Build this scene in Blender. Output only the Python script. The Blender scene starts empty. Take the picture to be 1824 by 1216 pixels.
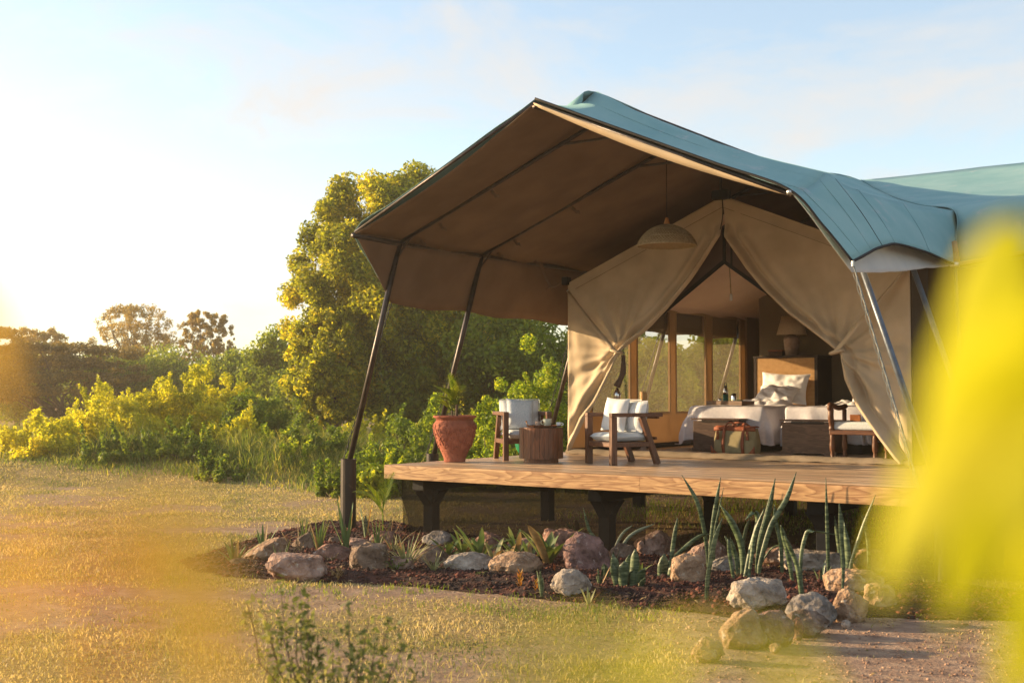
import bpy, bmesh, math, random
import numpy as np
from mathutils import Vector, Matrix, noise

random.seed(7); rng = np.random.default_rng(7)
SC = bpy.context.scene
COL = SC.collection
R = math.radians

# ---------------------------------------------------------------- camera, sky, sun, exposure
CAM = Vector((10.382, -11.639, 1.85))
VIEW = Vector((-0.58437, 0.81037, 0.04217))
cd = bpy.data.cameras.new('camera')
cam = bpy.data.objects.new('camera', cd); COL.objects.link(cam)
cam.location = CAM
cam.rotation_euler = VIEW.to_track_quat('-Z', 'Y').to_euler()
cd.sensor_width = 36; cd.lens = 36*2180/1824.0
cd.clip_start = 0.02; cd.clip_end = 3000
cd.dof.use_dof = True; cd.dof.focus_distance = 14.8; cd.dof.aperture_fstop = 3.2; cd.dof.aperture_blades = 9
SC.camera = cam
SUN = Vector((-0.935, -0.355, 0)).normalized()
SUN_EL = R(13.0)
SUNV = Vector((SUN.x*math.cos(SUN_EL), SUN.y*math.cos(SUN_EL), math.sin(SUN_EL)))
W = bpy.data.worlds.new('World'); SC.world = W; W.use_nodes = True
nt = W.node_tree; nt.nodes.clear()
sky = nt.nodes.new('ShaderNodeTexSky'); sky.sky_type = 'NISHITA'; sky.sun_disc = False
sky.sun_elevation = SUN_EL; sky.sun_rotation = math.atan2(SUN.x, SUN.y)
sky.air_density = 1.0; sky.dust_density = 0.7; sky.ozone_density = 1.0; sky.altitude = 0
bg = nt.nodes.new('ShaderNodeBackground'); bg.inputs[1].default_value = SKY_STRENGTH = 0.135
wo = nt.nodes.new('ShaderNodeOutputWorld')
# thin streaks of high cloud all over the sky
tc = nt.nodes.new('ShaderNodeTexCoord'); mp = nt.nodes.new('ShaderNodeMapping')
mp.inputs['Rotation'].default_value = (0.3, 0.25, 0.9); mp.inputs['Scale'].default_value = (1.2, 4.5, 7.0)
nz = nt.nodes.new('ShaderNodeTexNoise'); nz.inputs['Scale'].default_value = 2.0; nz.inputs['Detail'].default_value = 9
nz.inputs['Roughness'].default_value = .62; nz.inputs['Distortion'].default_value = .6
cr = nt.nodes.new('ShaderNodeValToRGB'); cr.color_ramp.elements[0].position = .44; cr.color_ramp.elements[1].position = .70
cr.color_ramp.elements[0].color = (.22, .22, .22, 1); cr.color_ramp.elements[1].color = (1, 1, 1, 1)
lum = nt.nodes.new('ShaderNodeRGBToBW')
vm = nt.nodes.new('ShaderNodeMix'); vm.data_type = 'RGBA'
sc1 = nt.nodes.new('ShaderNodeMix'); sc1.data_type = 'RGBA'; sc1.blend_type = 'MULTIPLY'; sc1.inputs[0].default_value = 1
sc1.inputs[7].default_value = (1.24, 1.20, 1.16, 1)
L_ = nt.links.new
L_(tc.outputs['Generated'], mp.inputs[0]); L_(mp.outputs[0], nz.inputs['Vector']); L_(nz.outputs['Fac'], cr.inputs[0])
L_(sky.outputs[0], lum.inputs[0]); L_(lum.outputs[0], sc1.inputs[6])
hz_ = nt.nodes.new('ShaderNodeMix'); hz_.data_type = 'RGBA'; hz_.inputs[0].default_value = .85
hz_.inputs[7].default_value = (2.65, 2.62, 2.58, 1); L_(sc1.outputs[2], hz_.inputs[6])   # a bright even veil with a little of the sky's own gradient
L_(cr.outputs[0], vm.inputs[0]); L_(sky.outputs[0], vm.inputs[6]); L_(hz_.outputs[2], vm.inputs[7])
L_(vm.outputs[2], bg.inputs[0]); L_(bg.outputs[0], wo.inputs[0])
sl = bpy.data.lights.new('sun', 'SUN'); sl.energy = 4.9; sl.angle = R(0.6); sl.color = (1.0, .72, .40)
sun = bpy.data.objects.new('sun', sl); COL.objects.link(sun)
sun.rotation_euler = SUNV.to_track_quat('Z', 'Y').to_euler()
SC.view_settings.view_transform = 'Standard'; SC.view_settings.look = 'None'
SC.view_settings.gamma = 1; SC.view_settings.use_curve_mapping = False
SC.view_settings.exposure = 1.26
SC.cycles.use_denoising = True; SC.cycles.max_bounces = 8; SC.cycles.transparent_max_bounces = 24
SC.cycles.volume_bounces = 0; SC.cycles.sample_clamp_indirect = 6

# ---------------------------------------------------------------- materials
def newmat(name):
    m = bpy.data.materials.new(name); m.use_nodes = True
    n = m.node_tree; n.nodes.clear()
    return m, n, n.nodes, n.links

def mat(name, c1, c2=None, scale=6.0, stretch=(1, 1, 1), rough=.8, bump=.3, bscale=None, metal=0, detail=6,
        trans=0.0, alpha=1.0, spots=None, spec=.3, sheen=0, dist=.02, island=0.0, tcol=None, c3=None, lo=.35, hi=.68):
    """one procedural material: two or three tones by noise, bump, optional translucency and see-through weave"""
    m, n, N, L = newmat(name)
    out = N.new('ShaderNodeOutputMaterial'); b = N.new('ShaderNodeBsdfPrincipled')
    b.inputs['Roughness'].default_value = rough; b.inputs['Metallic'].default_value = metal
    b.inputs['Specular IOR Level'].default_value = spec
    t = N.new('ShaderNodeTexCoord'); mp = N.new('ShaderNodeMapping'); mp.inputs['Scale'].default_value = stretch
    L.new(t.outputs['Object'], mp.inputs[0])
    z = N.new('ShaderNodeTexNoise'); z.inputs['Scale'].default_value = scale; z.inputs['Detail'].default_value = detail
    L.new(mp.outputs[0], z.inputs['Vector'])
    r = N.new('ShaderNodeValToRGB'); e = r.color_ramp.elements
    c2 = c2 or c1
    e[0].position = lo; e[1].position = hi; e[0].color = (*c1, 1); e[1].color = (*c2, 1)
    if c3: x = e.new((lo+hi)/2); x.color = (*c3, 1)
    L.new(z.outputs['Fac'], r.inputs[0]); col = r.outputs[0]
    if spots:
        s = N.new('ShaderNodeTexNoise'); s.inputs['Scale'].default_value = spots[1]; s.inputs['Detail'].default_value = 8
        s.inputs['Roughness'].default_value = .7
        L.new(t.outputs['Object'], s.inputs['Vector'])
        sr = N.new('ShaderNodeValToRGB'); sr.color_ramp.elements[0].position = spots[2]; sr.color_ramp.elements[1].position = spots[2]+.1
        L.new(s.outputs['Fac'], sr.inputs[0])
        mx = N.new('ShaderNodeMix'); mx.data_type = 'RGBA'; mx.inputs[7].default_value = (*spots[0], 1)
        L.new(sr.outputs[0], mx.inputs[0]); L.new(col, mx.inputs[6]); col = mx.outputs[2]
    if island:
        g = N.new('ShaderNodeNewGeometry'); h = N.new('ShaderNodeHueSaturation')
        ma = N.new('ShaderNodeMapRange'); ma.inputs[3].default_value = 1-island; ma.inputs[4].default_value = 1+island
        L.new(g.outputs['Random Per Island'], ma.inputs[0]); L.new(ma.outputs[0], h.inputs['Value'])
        L.new(col, h.inputs['Color']); col = h.outputs[0]
    L.new(col, b.inputs['Base Color'])
    if bump:
        z2 = N.new('ShaderNodeTexNoise'); z2.inputs['Scale'].default_value = bscale or scale*3; z2.inputs['Detail'].default_value = 8
        L.new(mp.outputs[0], z2.inputs['Vector'])
        bp = N.new('ShaderNodeBump'); bp.inputs['Strength'].default_value = bump; bp.inputs['Distance'].default_value = dist
        L.new(z2.outputs['Fac'], bp.inputs['Height']); L.new(bp.outputs[0], b.inputs['Normal'])
    sh = b.outputs[0]
    if trans:
        tr = N.new('ShaderNodeBsdfTranslucent'); mx = N.new('ShaderNodeMixShader'); mx.inputs[0].default_value = trans
        if tcol:
            mc = N.new('ShaderNodeMix'); mc.data_type = 'RGBA'; mc.blend_type = 'MULTIPLY'; mc.inputs[0].default_value = 1
            mc.inputs[7].default_value = (*tcol, 1); L.new(col, mc.inputs[6]); L.new(mc.outputs[2], tr.inputs[0])
        else: L.new(col, tr.inputs[0])
        L.new(sh, mx.inputs[1]); L.new(tr.outputs[0], mx.inputs[2]); sh = mx.outputs[0]
    if alpha < 1:
        tp = N.new('ShaderNodeBsdfTransparent'); mx = N.new('ShaderNodeMixShader'); mx.inputs[0].default_value = alpha
        L.new(tp.outputs[0], mx.inputs[1]); L.new(sh, mx.inputs[2]); sh = mx.outputs[0]
    L.new(sh, out.inputs[0])
    return m

def leafmat(name, dark, mid, bright, trans=.45, tcol=(1.6, 1.45, .5), patch=.5, rough=.55):
    m, n, N, L = newmat(name)
    out = N.new('ShaderNodeOutputMaterial'); b = N.new('ShaderNodeBsdfPrincipled')
    b.inputs['Roughness'].default_value = rough; b.inputs['Specular IOR Level'].default_value = .25
    g = N.new('ShaderNodeNewGeometry'); t = N.new('ShaderNodeTexCoord')
    z = N.new('ShaderNodeTexNoise'); z.inputs['Scale'].default_value = patch; z.inputs['Detail'].default_value = 3
    L.new(t.outputs['Object'], z.inputs['Vector'])
    a1 = N.new('ShaderNodeMath'); a1.operation = 'MULTIPLY'; a1.inputs[1].default_value = .5; L.new(g.outputs['Random Per Island'], a1.inputs[0])
    a2 = N.new('ShaderNodeMath'); a2.operation = 'MULTIPLY_ADD'; a2.inputs[1].default_value = 1.3; a2.inputs[2].default_value = -.4
    L.new(z.outputs['Fac'], a2.inputs[0])
    a3 = N.new('ShaderNodeMath'); a3.operation = 'ADD'; L.new(a1.outputs[0], a3.inputs[0]); L.new(a2.outputs[0], a3.inputs[1])
    r = N.new('ShaderNodeValToRGB'); e = r.color_ramp.elements
    e[0].position = .15; e[0].color = (*dark, 1); e[1].position = .9; e[1].color = (*bright, 1)
    x = e.new(.5); x.color = (*mid, 1)
    L.new(a3.outputs[0], r.inputs[0]); L.new(r.outputs[0], b.inputs['Base Color'])
    tr = N.new('ShaderNodeBsdfTranslucent')
    mc = N.new('ShaderNodeMix'); mc.data_type = 'RGBA'; mc.blend_type = 'MULTIPLY'; mc.inputs[0].default_value = 1
    mc.inputs[7].default_value = (*tcol, 1); L.new(r.outputs[0], mc.inputs[6]); L.new(mc.outputs[2], tr.inputs[0])
    mx = N.new('ShaderNodeMixShader'); mx.inputs[0].default_value = trans
    L.new(b.outputs[0], mx.inputs[1]); L.new(tr.outputs[0], mx.inputs[2]); L.new(mx.outputs[0], out.inputs[0])
    return m

def woodmat(name, c1, c2, axis=0, scale=3.0, rough=.5, ring=14, bump=.15, island=0):
    """wood with grain running along one axis and knots"""
    m, n, N, L = newmat(name)
    out = N.new('ShaderNodeOutputMaterial'); b = N.new('ShaderNodeBsdfPrincipled')
    b.inputs['Roughness'].default_value = rough; b.inputs['Specular IOR Level'].default_value = .4
    t = N.new('ShaderNodeTexCoord'); mp = N.new('ShaderNodeMapping')
    s = [1, 1, 1]; s[axis] = .12; mp.inputs['Scale'].default_value = [v*scale for v in s]
    L.new(t.outputs['Object'], mp.inputs[0])
    z = N.new('ShaderNodeTexNoise'); z.inputs['Scale'].default_value = 1.6; z.inputs['Detail'].default_value = 3; z.inputs['Distortion'].default_value = .5
    L.new(mp.outputs[0], z.inputs['Vector'])
    mu = N.new('ShaderNodeMath'); mu.operation = 'MULTIPLY'; mu.inputs[1].default_value = ring; L.new(z.outputs['Fac'], mu.inputs[0])
    fr = N.new('ShaderNodeMath'); fr.operation = 'FRACT'; L.new(mu.outputs[0], fr.inputs[0])
    r = N.new('ShaderNodeValToRGB'); e = r.color_ramp.elements
    e[0].position = .0; e[0].color = (*c2, 1); e[1].position = 1; e[1].color = (*[a*.5+d*.5 for a, d in zip(c1, c2)], 1)
    x = e.new(.82); x.color = (*c1, 1)
    L.new(fr.outputs[0], r.inputs[0])
    z2 = N.new('ShaderNodeTexNoise'); z2.inputs['Scale'].default_value = 14; z2.inputs['Detail'].default_value = 6
    L.new(mp.outputs[0], z2.inputs['Vector'])
    h = N.new('ShaderNodeMix'); h.data_type = 'RGBA'; h.blend_type = 'MULTIPLY'; h.inputs[0].default_value = .6
    r2 = N.new('ShaderNodeValToRGB'); r2.color_ramp.elements[0].position = .3; r2.color_ramp.elements[0].color = (.55, .5, .45, 1)
    r2.color_ramp.elements[1].position = .7; r2.color_ramp.elements[1].color = (1.1, 1.1, 1.1, 1)
    L.new(z2.outputs['Fac'], r2.inputs[0]); L.new(r.outputs[0], h.inputs[6]); L.new(r2.outputs[0], h.inputs[7])
    col = h.outputs[2]
    if island:
        g = N.new('ShaderNodeNewGeometry'); hs = N.new('ShaderNodeHueSaturation'); ma = N.new('ShaderNodeMapRange')
        ma.inputs[3].default_value = 1-island; ma.inputs[4].default_value = 1+island
        L.new(g.outputs['Random Per Island'], ma.inputs[0]); L.new(ma.outputs[0], hs.inputs['Value']); L.new(col, hs.inputs['Color']); col = hs.outputs[0]
        rr = N.new('ShaderNodeMapRange'); rr.inputs[3].default_value = rough-.12; rr.inputs[4].default_value = rough+.2
        L.new(z2.outputs['Fac'], rr.inputs[0]); L.new(rr.outputs[0], b.inputs['Roughness'])
    L.new(col, b.inputs['Base Color'])
    bp = N.new('ShaderNodeBump'); bp.inputs['Strength'].default_value = bump; bp.inputs['Distance'].default_value = .01
    L.new(z2.outputs['Fac'], bp.inputs['Height']); L.new(bp.outputs[0], b.inputs['Normal']); L.new(b.outputs[0], out.inputs[0])
    return m

M = {}
M['fly'] = mat('teal_shade_net', (.19, .365, .385), (.26, .43, .44), 1.6, rough=.9, bump=.45, bscale=60, alpha=.94, trans=.05, dist=.012, spots=((.33, .43, .45), 3.4, .58))
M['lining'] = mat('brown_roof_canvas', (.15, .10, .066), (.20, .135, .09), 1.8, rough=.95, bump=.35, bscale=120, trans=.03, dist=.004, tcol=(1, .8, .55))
M['flap_in'] = mat('grey_white_canvas', (.5, .5, .5), (.58, .57, .55), 3, rough=.9, bump=.3, bscale=60, trans=.15, dist=.004)
M['canvas'] = mat('khaki_canvas', (.48, .38, .26), (.58, .465, .33), 2.6, rough=.92, bump=.4, bscale=140, trans=.12, dist=.004)
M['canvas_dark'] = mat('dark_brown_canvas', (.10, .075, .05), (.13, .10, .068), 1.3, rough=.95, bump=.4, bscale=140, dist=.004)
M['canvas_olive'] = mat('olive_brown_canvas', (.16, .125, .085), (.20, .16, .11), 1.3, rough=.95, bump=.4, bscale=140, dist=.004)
M['canvas_orange'] = mat('sidewall_canvas', (.42, .29, .16), (.50, .35, .20), 1.6, rough=.92, bump=.4, bscale=140, trans=.4, dist=.004)
M['ceiling'] = mat('tan_ceiling_canvas', (.70, .51, .38), (.78, .59, .45), 1.1, rough=.95, bump=.5, bscale=9, trans=.25, dist=.03)
M['gauze'] = mat('dark_gauze', (.10, .065, .055), (.13, .085, .07), 4, rough=.9, bump=.2, alpha=.88)
M['mesh_pane'] = mat('window_mesh', (.36, .30, .20), (.42, .35, .24), 3, rough=.9, bump=.2, bscale=200, alpha=.14, trans=.5, dist=.002)
M['skirt'] = mat('black_shade_net', (.005, .005, .006), (.007, .007, .008), 6, rough=1, bump=.0, spec=0, alpha=.68)
M['tape'] = mat('black_webbing', (.012, .011, .012), (.02, .018, .018), 10, rough=.8, bump=.1)
M['pole'] = mat('dark_steel', (.035, .028, .026), (.07, .055, .05), 9, rough=.38, bump=.15, metal=.6, spec=.5, spots=((.16, .13, .11), 14, .62))
M['pole_bright'] = mat('blue_grey_steel', (.07, .085, .11), (.12, .14, .17), 9, rough=.42, bump=.1, metal=.5, spec=.5)
M['sleeve'] = mat('rusty_black_steel', (.018, .015, .014), (.05, .036, .03), 3, (1, 1, .3), rough=.5, bump=.5, metal=.3, spots=((.10, .065, .045), 6, .62), dist=.01)
M['rope'] = mat('dark_rope', (.03, .035, .03), (.09, .095, .085), 40, rough=.9, bump=.6)
M['rope_pale'] = mat('grey_rope', (.16, .18, .18), (.30, .32, .31), 60, rough=.9, bump=.6)
M['steel'] = mat('galvanised_steel', (.45, .45, .45), (.6, .6, .58), 20, rough=.35, bump=.1, metal=.9)
M['finial'] = mat('brown_wooden_finial', (.24, .14, .11), (.33, .2, .16), 12, rough=.7, bump=.3)
M['deckwood'] = woodmat('oiled_deck_wood', (.64, .46, .30), (.40, .25, .15), 0, 2.4, rough=.30, ring=9, island=.34)
M['fascia'] = woodmat('rough_golden_timber', (.50, .30, .14), (.25, .12, .05), 0, 3.6, rough=.6, ring=10, bump=.4)
M['blacksteel'] = mat('black_painted_steel', (.006, .007, .010), (.010, .011, .015), 7, rough=.6, bump=.1, spec=.12)
M['walnut'] = woodmat('dark_walnut', (.17, .072, .036), (.085, .033, .018), 2, 7, rough=.45, ring=8)
M['walnut_x'] = woodmat('dark_walnut_lengthwise', (.17, .072, .036), (.085, .033, .018), 0, 7, rough=.45, ring=8)
M['chest'] = woodmat('chest_wood', (.13, .075, .052), (.07, .036, .026), 0, 6, rough=.5, ring=9)
M['black_wood'] = woodmat('near_black_wood', (.035, .020, .014), (.02, .011, .008), 2, 6, rough=.45, ring=6)
M['table'] = woodmat('table_stave_wood', (.22, .085, .04), (.11, .042, .022), 2, 5, rough=.45, ring=6)
M['cushion'] = mat('off_white_linen', (.66, .68, .70), (.74, .75, .76), 9, rough=.95, bump=.5, bscale=160, dist=.004)
M['striped'] = mat('blue_white_woven_stripe', (.52, .58, .63), (.70, .73, .76), 60, (1, .05, 1), rough=.95, bump=.5, bscale=150, dist=.004)
M['bedding'] = mat('white_cotton', (.82, .81, .84), (.86, .85, .87), 2.2, rough=.9, bump=.35, bscale=7, dist=.03)
M['blanket'] = mat('lavender_grey_throw', (.66, .64, .70), (.74, .72, .77), 20, rough=1, bump=.6, bscale=120, dist=.01)
M['terra'] = mat('terracotta', (.24, .072, .042), (.36, .125, .075), 9, rough=.9, bump=.8, bscale=30, dist=.015, spots=((.13, .04, .028), 7, .60))
M['cane'] = mat('cane_weave', (.55, .33, .14), (.66, .42, .2), 14, rough=.6, bump=.2)
M['wicker'] = mat('wicker_straw', (.30, .235, .14), (.46, .37, .23), 30, rough=.75, bump=.5)
M['cork'] = mat('orange_wood_cone', (.45, .2, .06), (.5, .23, .08), 14, rough=.6)
M['leather'] = mat('tan_leather', (.26, .07, .03), (.34, .10, .045), 18, rough=.5, bump=.3)
M['bagcloth'] = mat('olive_canvas', (.30, .25, .14), (.37, .31, .18), 12, rough=.95, bump=.5, bscale=140, dist=.004)
M['ceramic'] = mat('sage_ceramic', (.42, .44, .36), (.5, .51, .42), 12, rough=.35, bump=.1)
M['clay'] = mat('weathered_clay', (.28, .20, .165), (.40, .30, .25), 14, rough=.9, bump=.6, bscale=22)
M['shade'] = mat('linen_lamp_shade', (.52, .41, .29), (.6, .48, .35), 40, rough=.95, bump=.3, trans=.3)
M['green_steel'] = mat('green_enamel', (.012, .10, .075), (.02, .13, .095), 10, rough=.3, bump=0)
M['green_tub'] = mat('green_plastic', (.0, .16, .07), (.01, .19, .09), 4, rough=.5, bump=.1)
M['chrome'] = mat('brushed_steel', (.55, .55, .55), (.7, .7, .7), 20, (1, 1, .1), rough=.22, bump=.05, metal=1)
M['rug'] = mat('sisal_rug', (.46, .38, .30), (.56, .47, .37), 40, rough=1, bump=.8, bscale=120)
M['cable'] = mat('black_rubber', (.01, .01, .01), None, 10, rough=.5, bump=0)
M['bulb'] = mat('frosted_white_glass', (.8, .82, .85), None, 10, rough=.2, bump=0)
M['threshold'] = mat('grey_brown_canvas_sill', (.20, .155, .105), (.27, .21, .15), 10, (.3, 1, 1), rough=.95, bump=.6, bscale=30)
M['book'] = mat('orange_brown_book_cloth', (.38, .13, .04), (.45, .17, .06), 10, rough=.8)
ROCKM = {
 'pink': mat('pink_lichen_rock', (0.151, 0.084, 0.061), (0.423, 0.282, 0.222), 8, rough=.95, bump=1, bscale=22, spots=((0.449, 0.392, 0.330), 13, .57), dist=.045),
 'brown': mat('brown_rock', (0.084, 0.054, 0.038), (0.281, 0.195, 0.139), 8, rough=.95, bump=1, bscale=22, spots=((0.341, 0.288, 0.231), 13, .57), dist=.045),
 'red': mat('red_brown_rock', (0.095, 0.046, 0.033), (0.301, 0.166, 0.120), 8, rough=.95, bump=1, bscale=22, spots=((0.378, 0.313, 0.264), 13, .57), dist=.045),
 'grey': mat('grey_rock', (0.100, 0.084, 0.072), (0.332, 0.288, 0.250), 8, rough=.95, bump=1, bscale=22, spots=((0.090, 0.078, 0.074), 13, .57), dist=.045),
 'white': mat('white_crusted_rock', (0.156, 0.127, 0.107), (0.503, 0.448, 0.398), 8, rough=.95, bump=1, bscale=22, spots=((0.593, 0.557, 0.504), 13, .57), dist=.045),
 'tan': mat('tan_rock', (0.173, 0.102, 0.061), (0.442, 0.292, 0.185), 8, rough=.95, bump=1, bscale=22, spots=((0.494, 0.426, 0.347), 13, .57), dist=.045),
 'purple': mat('purple_red_rock', (0.095, 0.054, 0.048), (0.291, 0.170, 0.152), 8, rough=.95, bump=1, bscale=22, spots=((0.449, 0.366, 0.330), 13, .57), dist=.045),
 'pale': mat('pale_grey_rock', (0.179, 0.143, 0.113), (0.473, 0.399, 0.333), 8, rough=.95, bump=1, bscale=22, spots=((0.108, 0.096, 0.091), 13, .57), dist=.045),
}
M['bark'] = mat('grey_brown_bark', (.075, .05, .035), (.16, .115, .08), 5, (1, 1, .25), rough=1, bump=1, bscale=9, dist=.05)
M['great_leaf'] = leafmat('great_tree_leaves', (.08, .10, .014), (.26, .30, .03), (.72, .60, .07), .62, patch=.6)
M['dense_leaf'] = leafmat('dense_tree_leaves', (.06, .10, .018), (.17, .24, .035), (.38, .39, .055), .58, patch=.5)
M['acacia_leaf'] = leafmat('acacia_leaves', (.06, .05, .015), (.16, .12, .03), (.32, .22, .05), .35, patch=.4)  # brightened, sun haze on the far crowns put into the leaf colour
M['sparse_leaf'] = leafmat('thin_crown_leaves', (.12, .09, .03), (.26, .19, .05), (.40, .28, .08), .5, patch=.5)  # golden tone carries the sun haze in the leaf colour
M['yellow_leaf'] = leafmat('yellow_green_bush_leaves', (.24, .27, .02), (.42, .43, .035), (.62, .56, .06), .62, patch=.6)
M['lime_leaf'] = leafmat('lime_bush_leaves', (.08, .14, .016), (.22, .31, .03), (.48, .48, .06), .6, patch=.9)
M['green_leaf'] = leafmat('green_bush_leaves', (.06, .11, .018), (.13, .20, .03), (.26, .31, .05), .55, patch=.9)
M['grass'] = leafmat('lawn_blades', (.12, .17, .05), (.38, .33, .15), (.68, .54, .32), .45, (1.2, 1.1, .6), patch=.9)
M['tallgrass'] = leafmat('long_grass_blades', (.05, .09, .022), (.14, .20, .04), (.50, .42, .13), .5, (1.4, 1.3, .6), patch=1.1)
M['front_leaf'] = leafmat('backlit_yellow_leaf', (.20, .25, .015), (.42, .42, .02), (.66, .62, .12), .65, (1.25, 1.2, .6), patch=22)
M['amber_leaf'] = leafmat('backlit_amber_leaf', (.60, .36, .05), (.66, .42, .07), (.72, .48, .1), .7, (1.2, 1.1, .8), patch=2)
M['near_leaf'] = leafmat('small_grey_green_leaves', (.07, .09, .03), (.14, .17, .05), (.34, .32, .14), .45, (1.3, 1.2, .7), patch=3)
def snakemat(name, a, b2, edge):
    m, n, N, L = newmat(name)
    out = N.new('ShaderNodeOutputMaterial'); b = N.new('ShaderNodeBsdfPrincipled'); b.inputs['Roughness'].default_value = .45
    t = N.new('ShaderNodeTexCoord'); mp = N.new('ShaderNodeMapping'); mp.inputs['Scale'].default_value = (9, 9, 55)
    L.new(t.outputs['Object'], mp.inputs[0])
    z = N.new('ShaderNodeTexNoise'); z.inputs['Scale'].default_value = 1; z.inputs['Detail'].default_value = 5
    L.new(mp.outputs[0], z.inputs['Vector'])
    r = N.new('ShaderNodeValToRGB'); e = r.color_ramp.elements
    e[0].position = .40; e[0].color = (*a, 1); e[1].position = .62; e[1].color = (*b2, 1); x = e.new(.78); x.color = (*edge, 1)
    L.new(z.outputs['Fac'], r.inputs[0]); L.new(r.outputs[0], b.inputs['Base Color'])
    L.new(b.outputs[0], out.inputs[0]); return m
M['snake'] = snakemat('mottled_snake_leaf', (.022, .045, .018), (.13, .17, .085), (.30, .31, .17))
M['snake_pale'] = snakemat('pale_snake_leaf', (.16, .19, .12), (.30, .32, .22), (.4, .38, .26))
M['strap'] = leafmat('strap_leaf', (.045, .085, .025), (.11, .16, .05), (.32, .30, .13), .25, (1.2, 1.2, .6), patch=6)
M['spider'] = leafmat('variegated_leaf', (.10, .13, .04), (.27, .27, .12), (.52, .47, .27), .25, (1.1, 1.1, .7), patch=12)
M['dryleaf'] = leafmat('dry_leaf', (.16, .09, .04), (.32, .21, .09), (.48, .35, .18), .25, (1.1, 1, .7), patch=8)
M['aloe'] = leafmat('aloe_leaf', (.05, .10, .04), (.09, .15, .05), (.2, .24, .08), .1, patch=4)
M['orange_tip'] = leafmat('orange_tipped_leaf', (.12, .13, .02), (.40, .20, .03), (.65, .22, .03), .3, (1.2, 1, .6), patch=14)
M['red_tip'] = leafmat('fiery_leaf', (.30, .06, .02), (.5, .14, .04), (.6, .3, .1), .3, (1.2, 1, .6), patch=14)
M['palm'] = leafmat('palm_leaf', (.08, .14, .02), (.18, .26, .03), (.38, .40, .06), .45, (1.4, 1.3, .5), patch=6)
M['mulch'] = mat('dark_red_mulch', (.020, .011, .010), (.085, .030, .020), 4, rough=1, bump=1, bscale=40, dist=.02, island=.5, detail=9, c3=(.055, .024, .018))
M['clod'] = mat('mulch_clods', (.030, .020, .019), (.13, .040, .025), 3, rough=1, bump=.6, bscale=30, island=.6)
M['soilstone'] = mat('soil_crumbs', (.25, .14, .09), (.4, .26, .18), 5, rough=1, bump=.5, island=.4)

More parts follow.
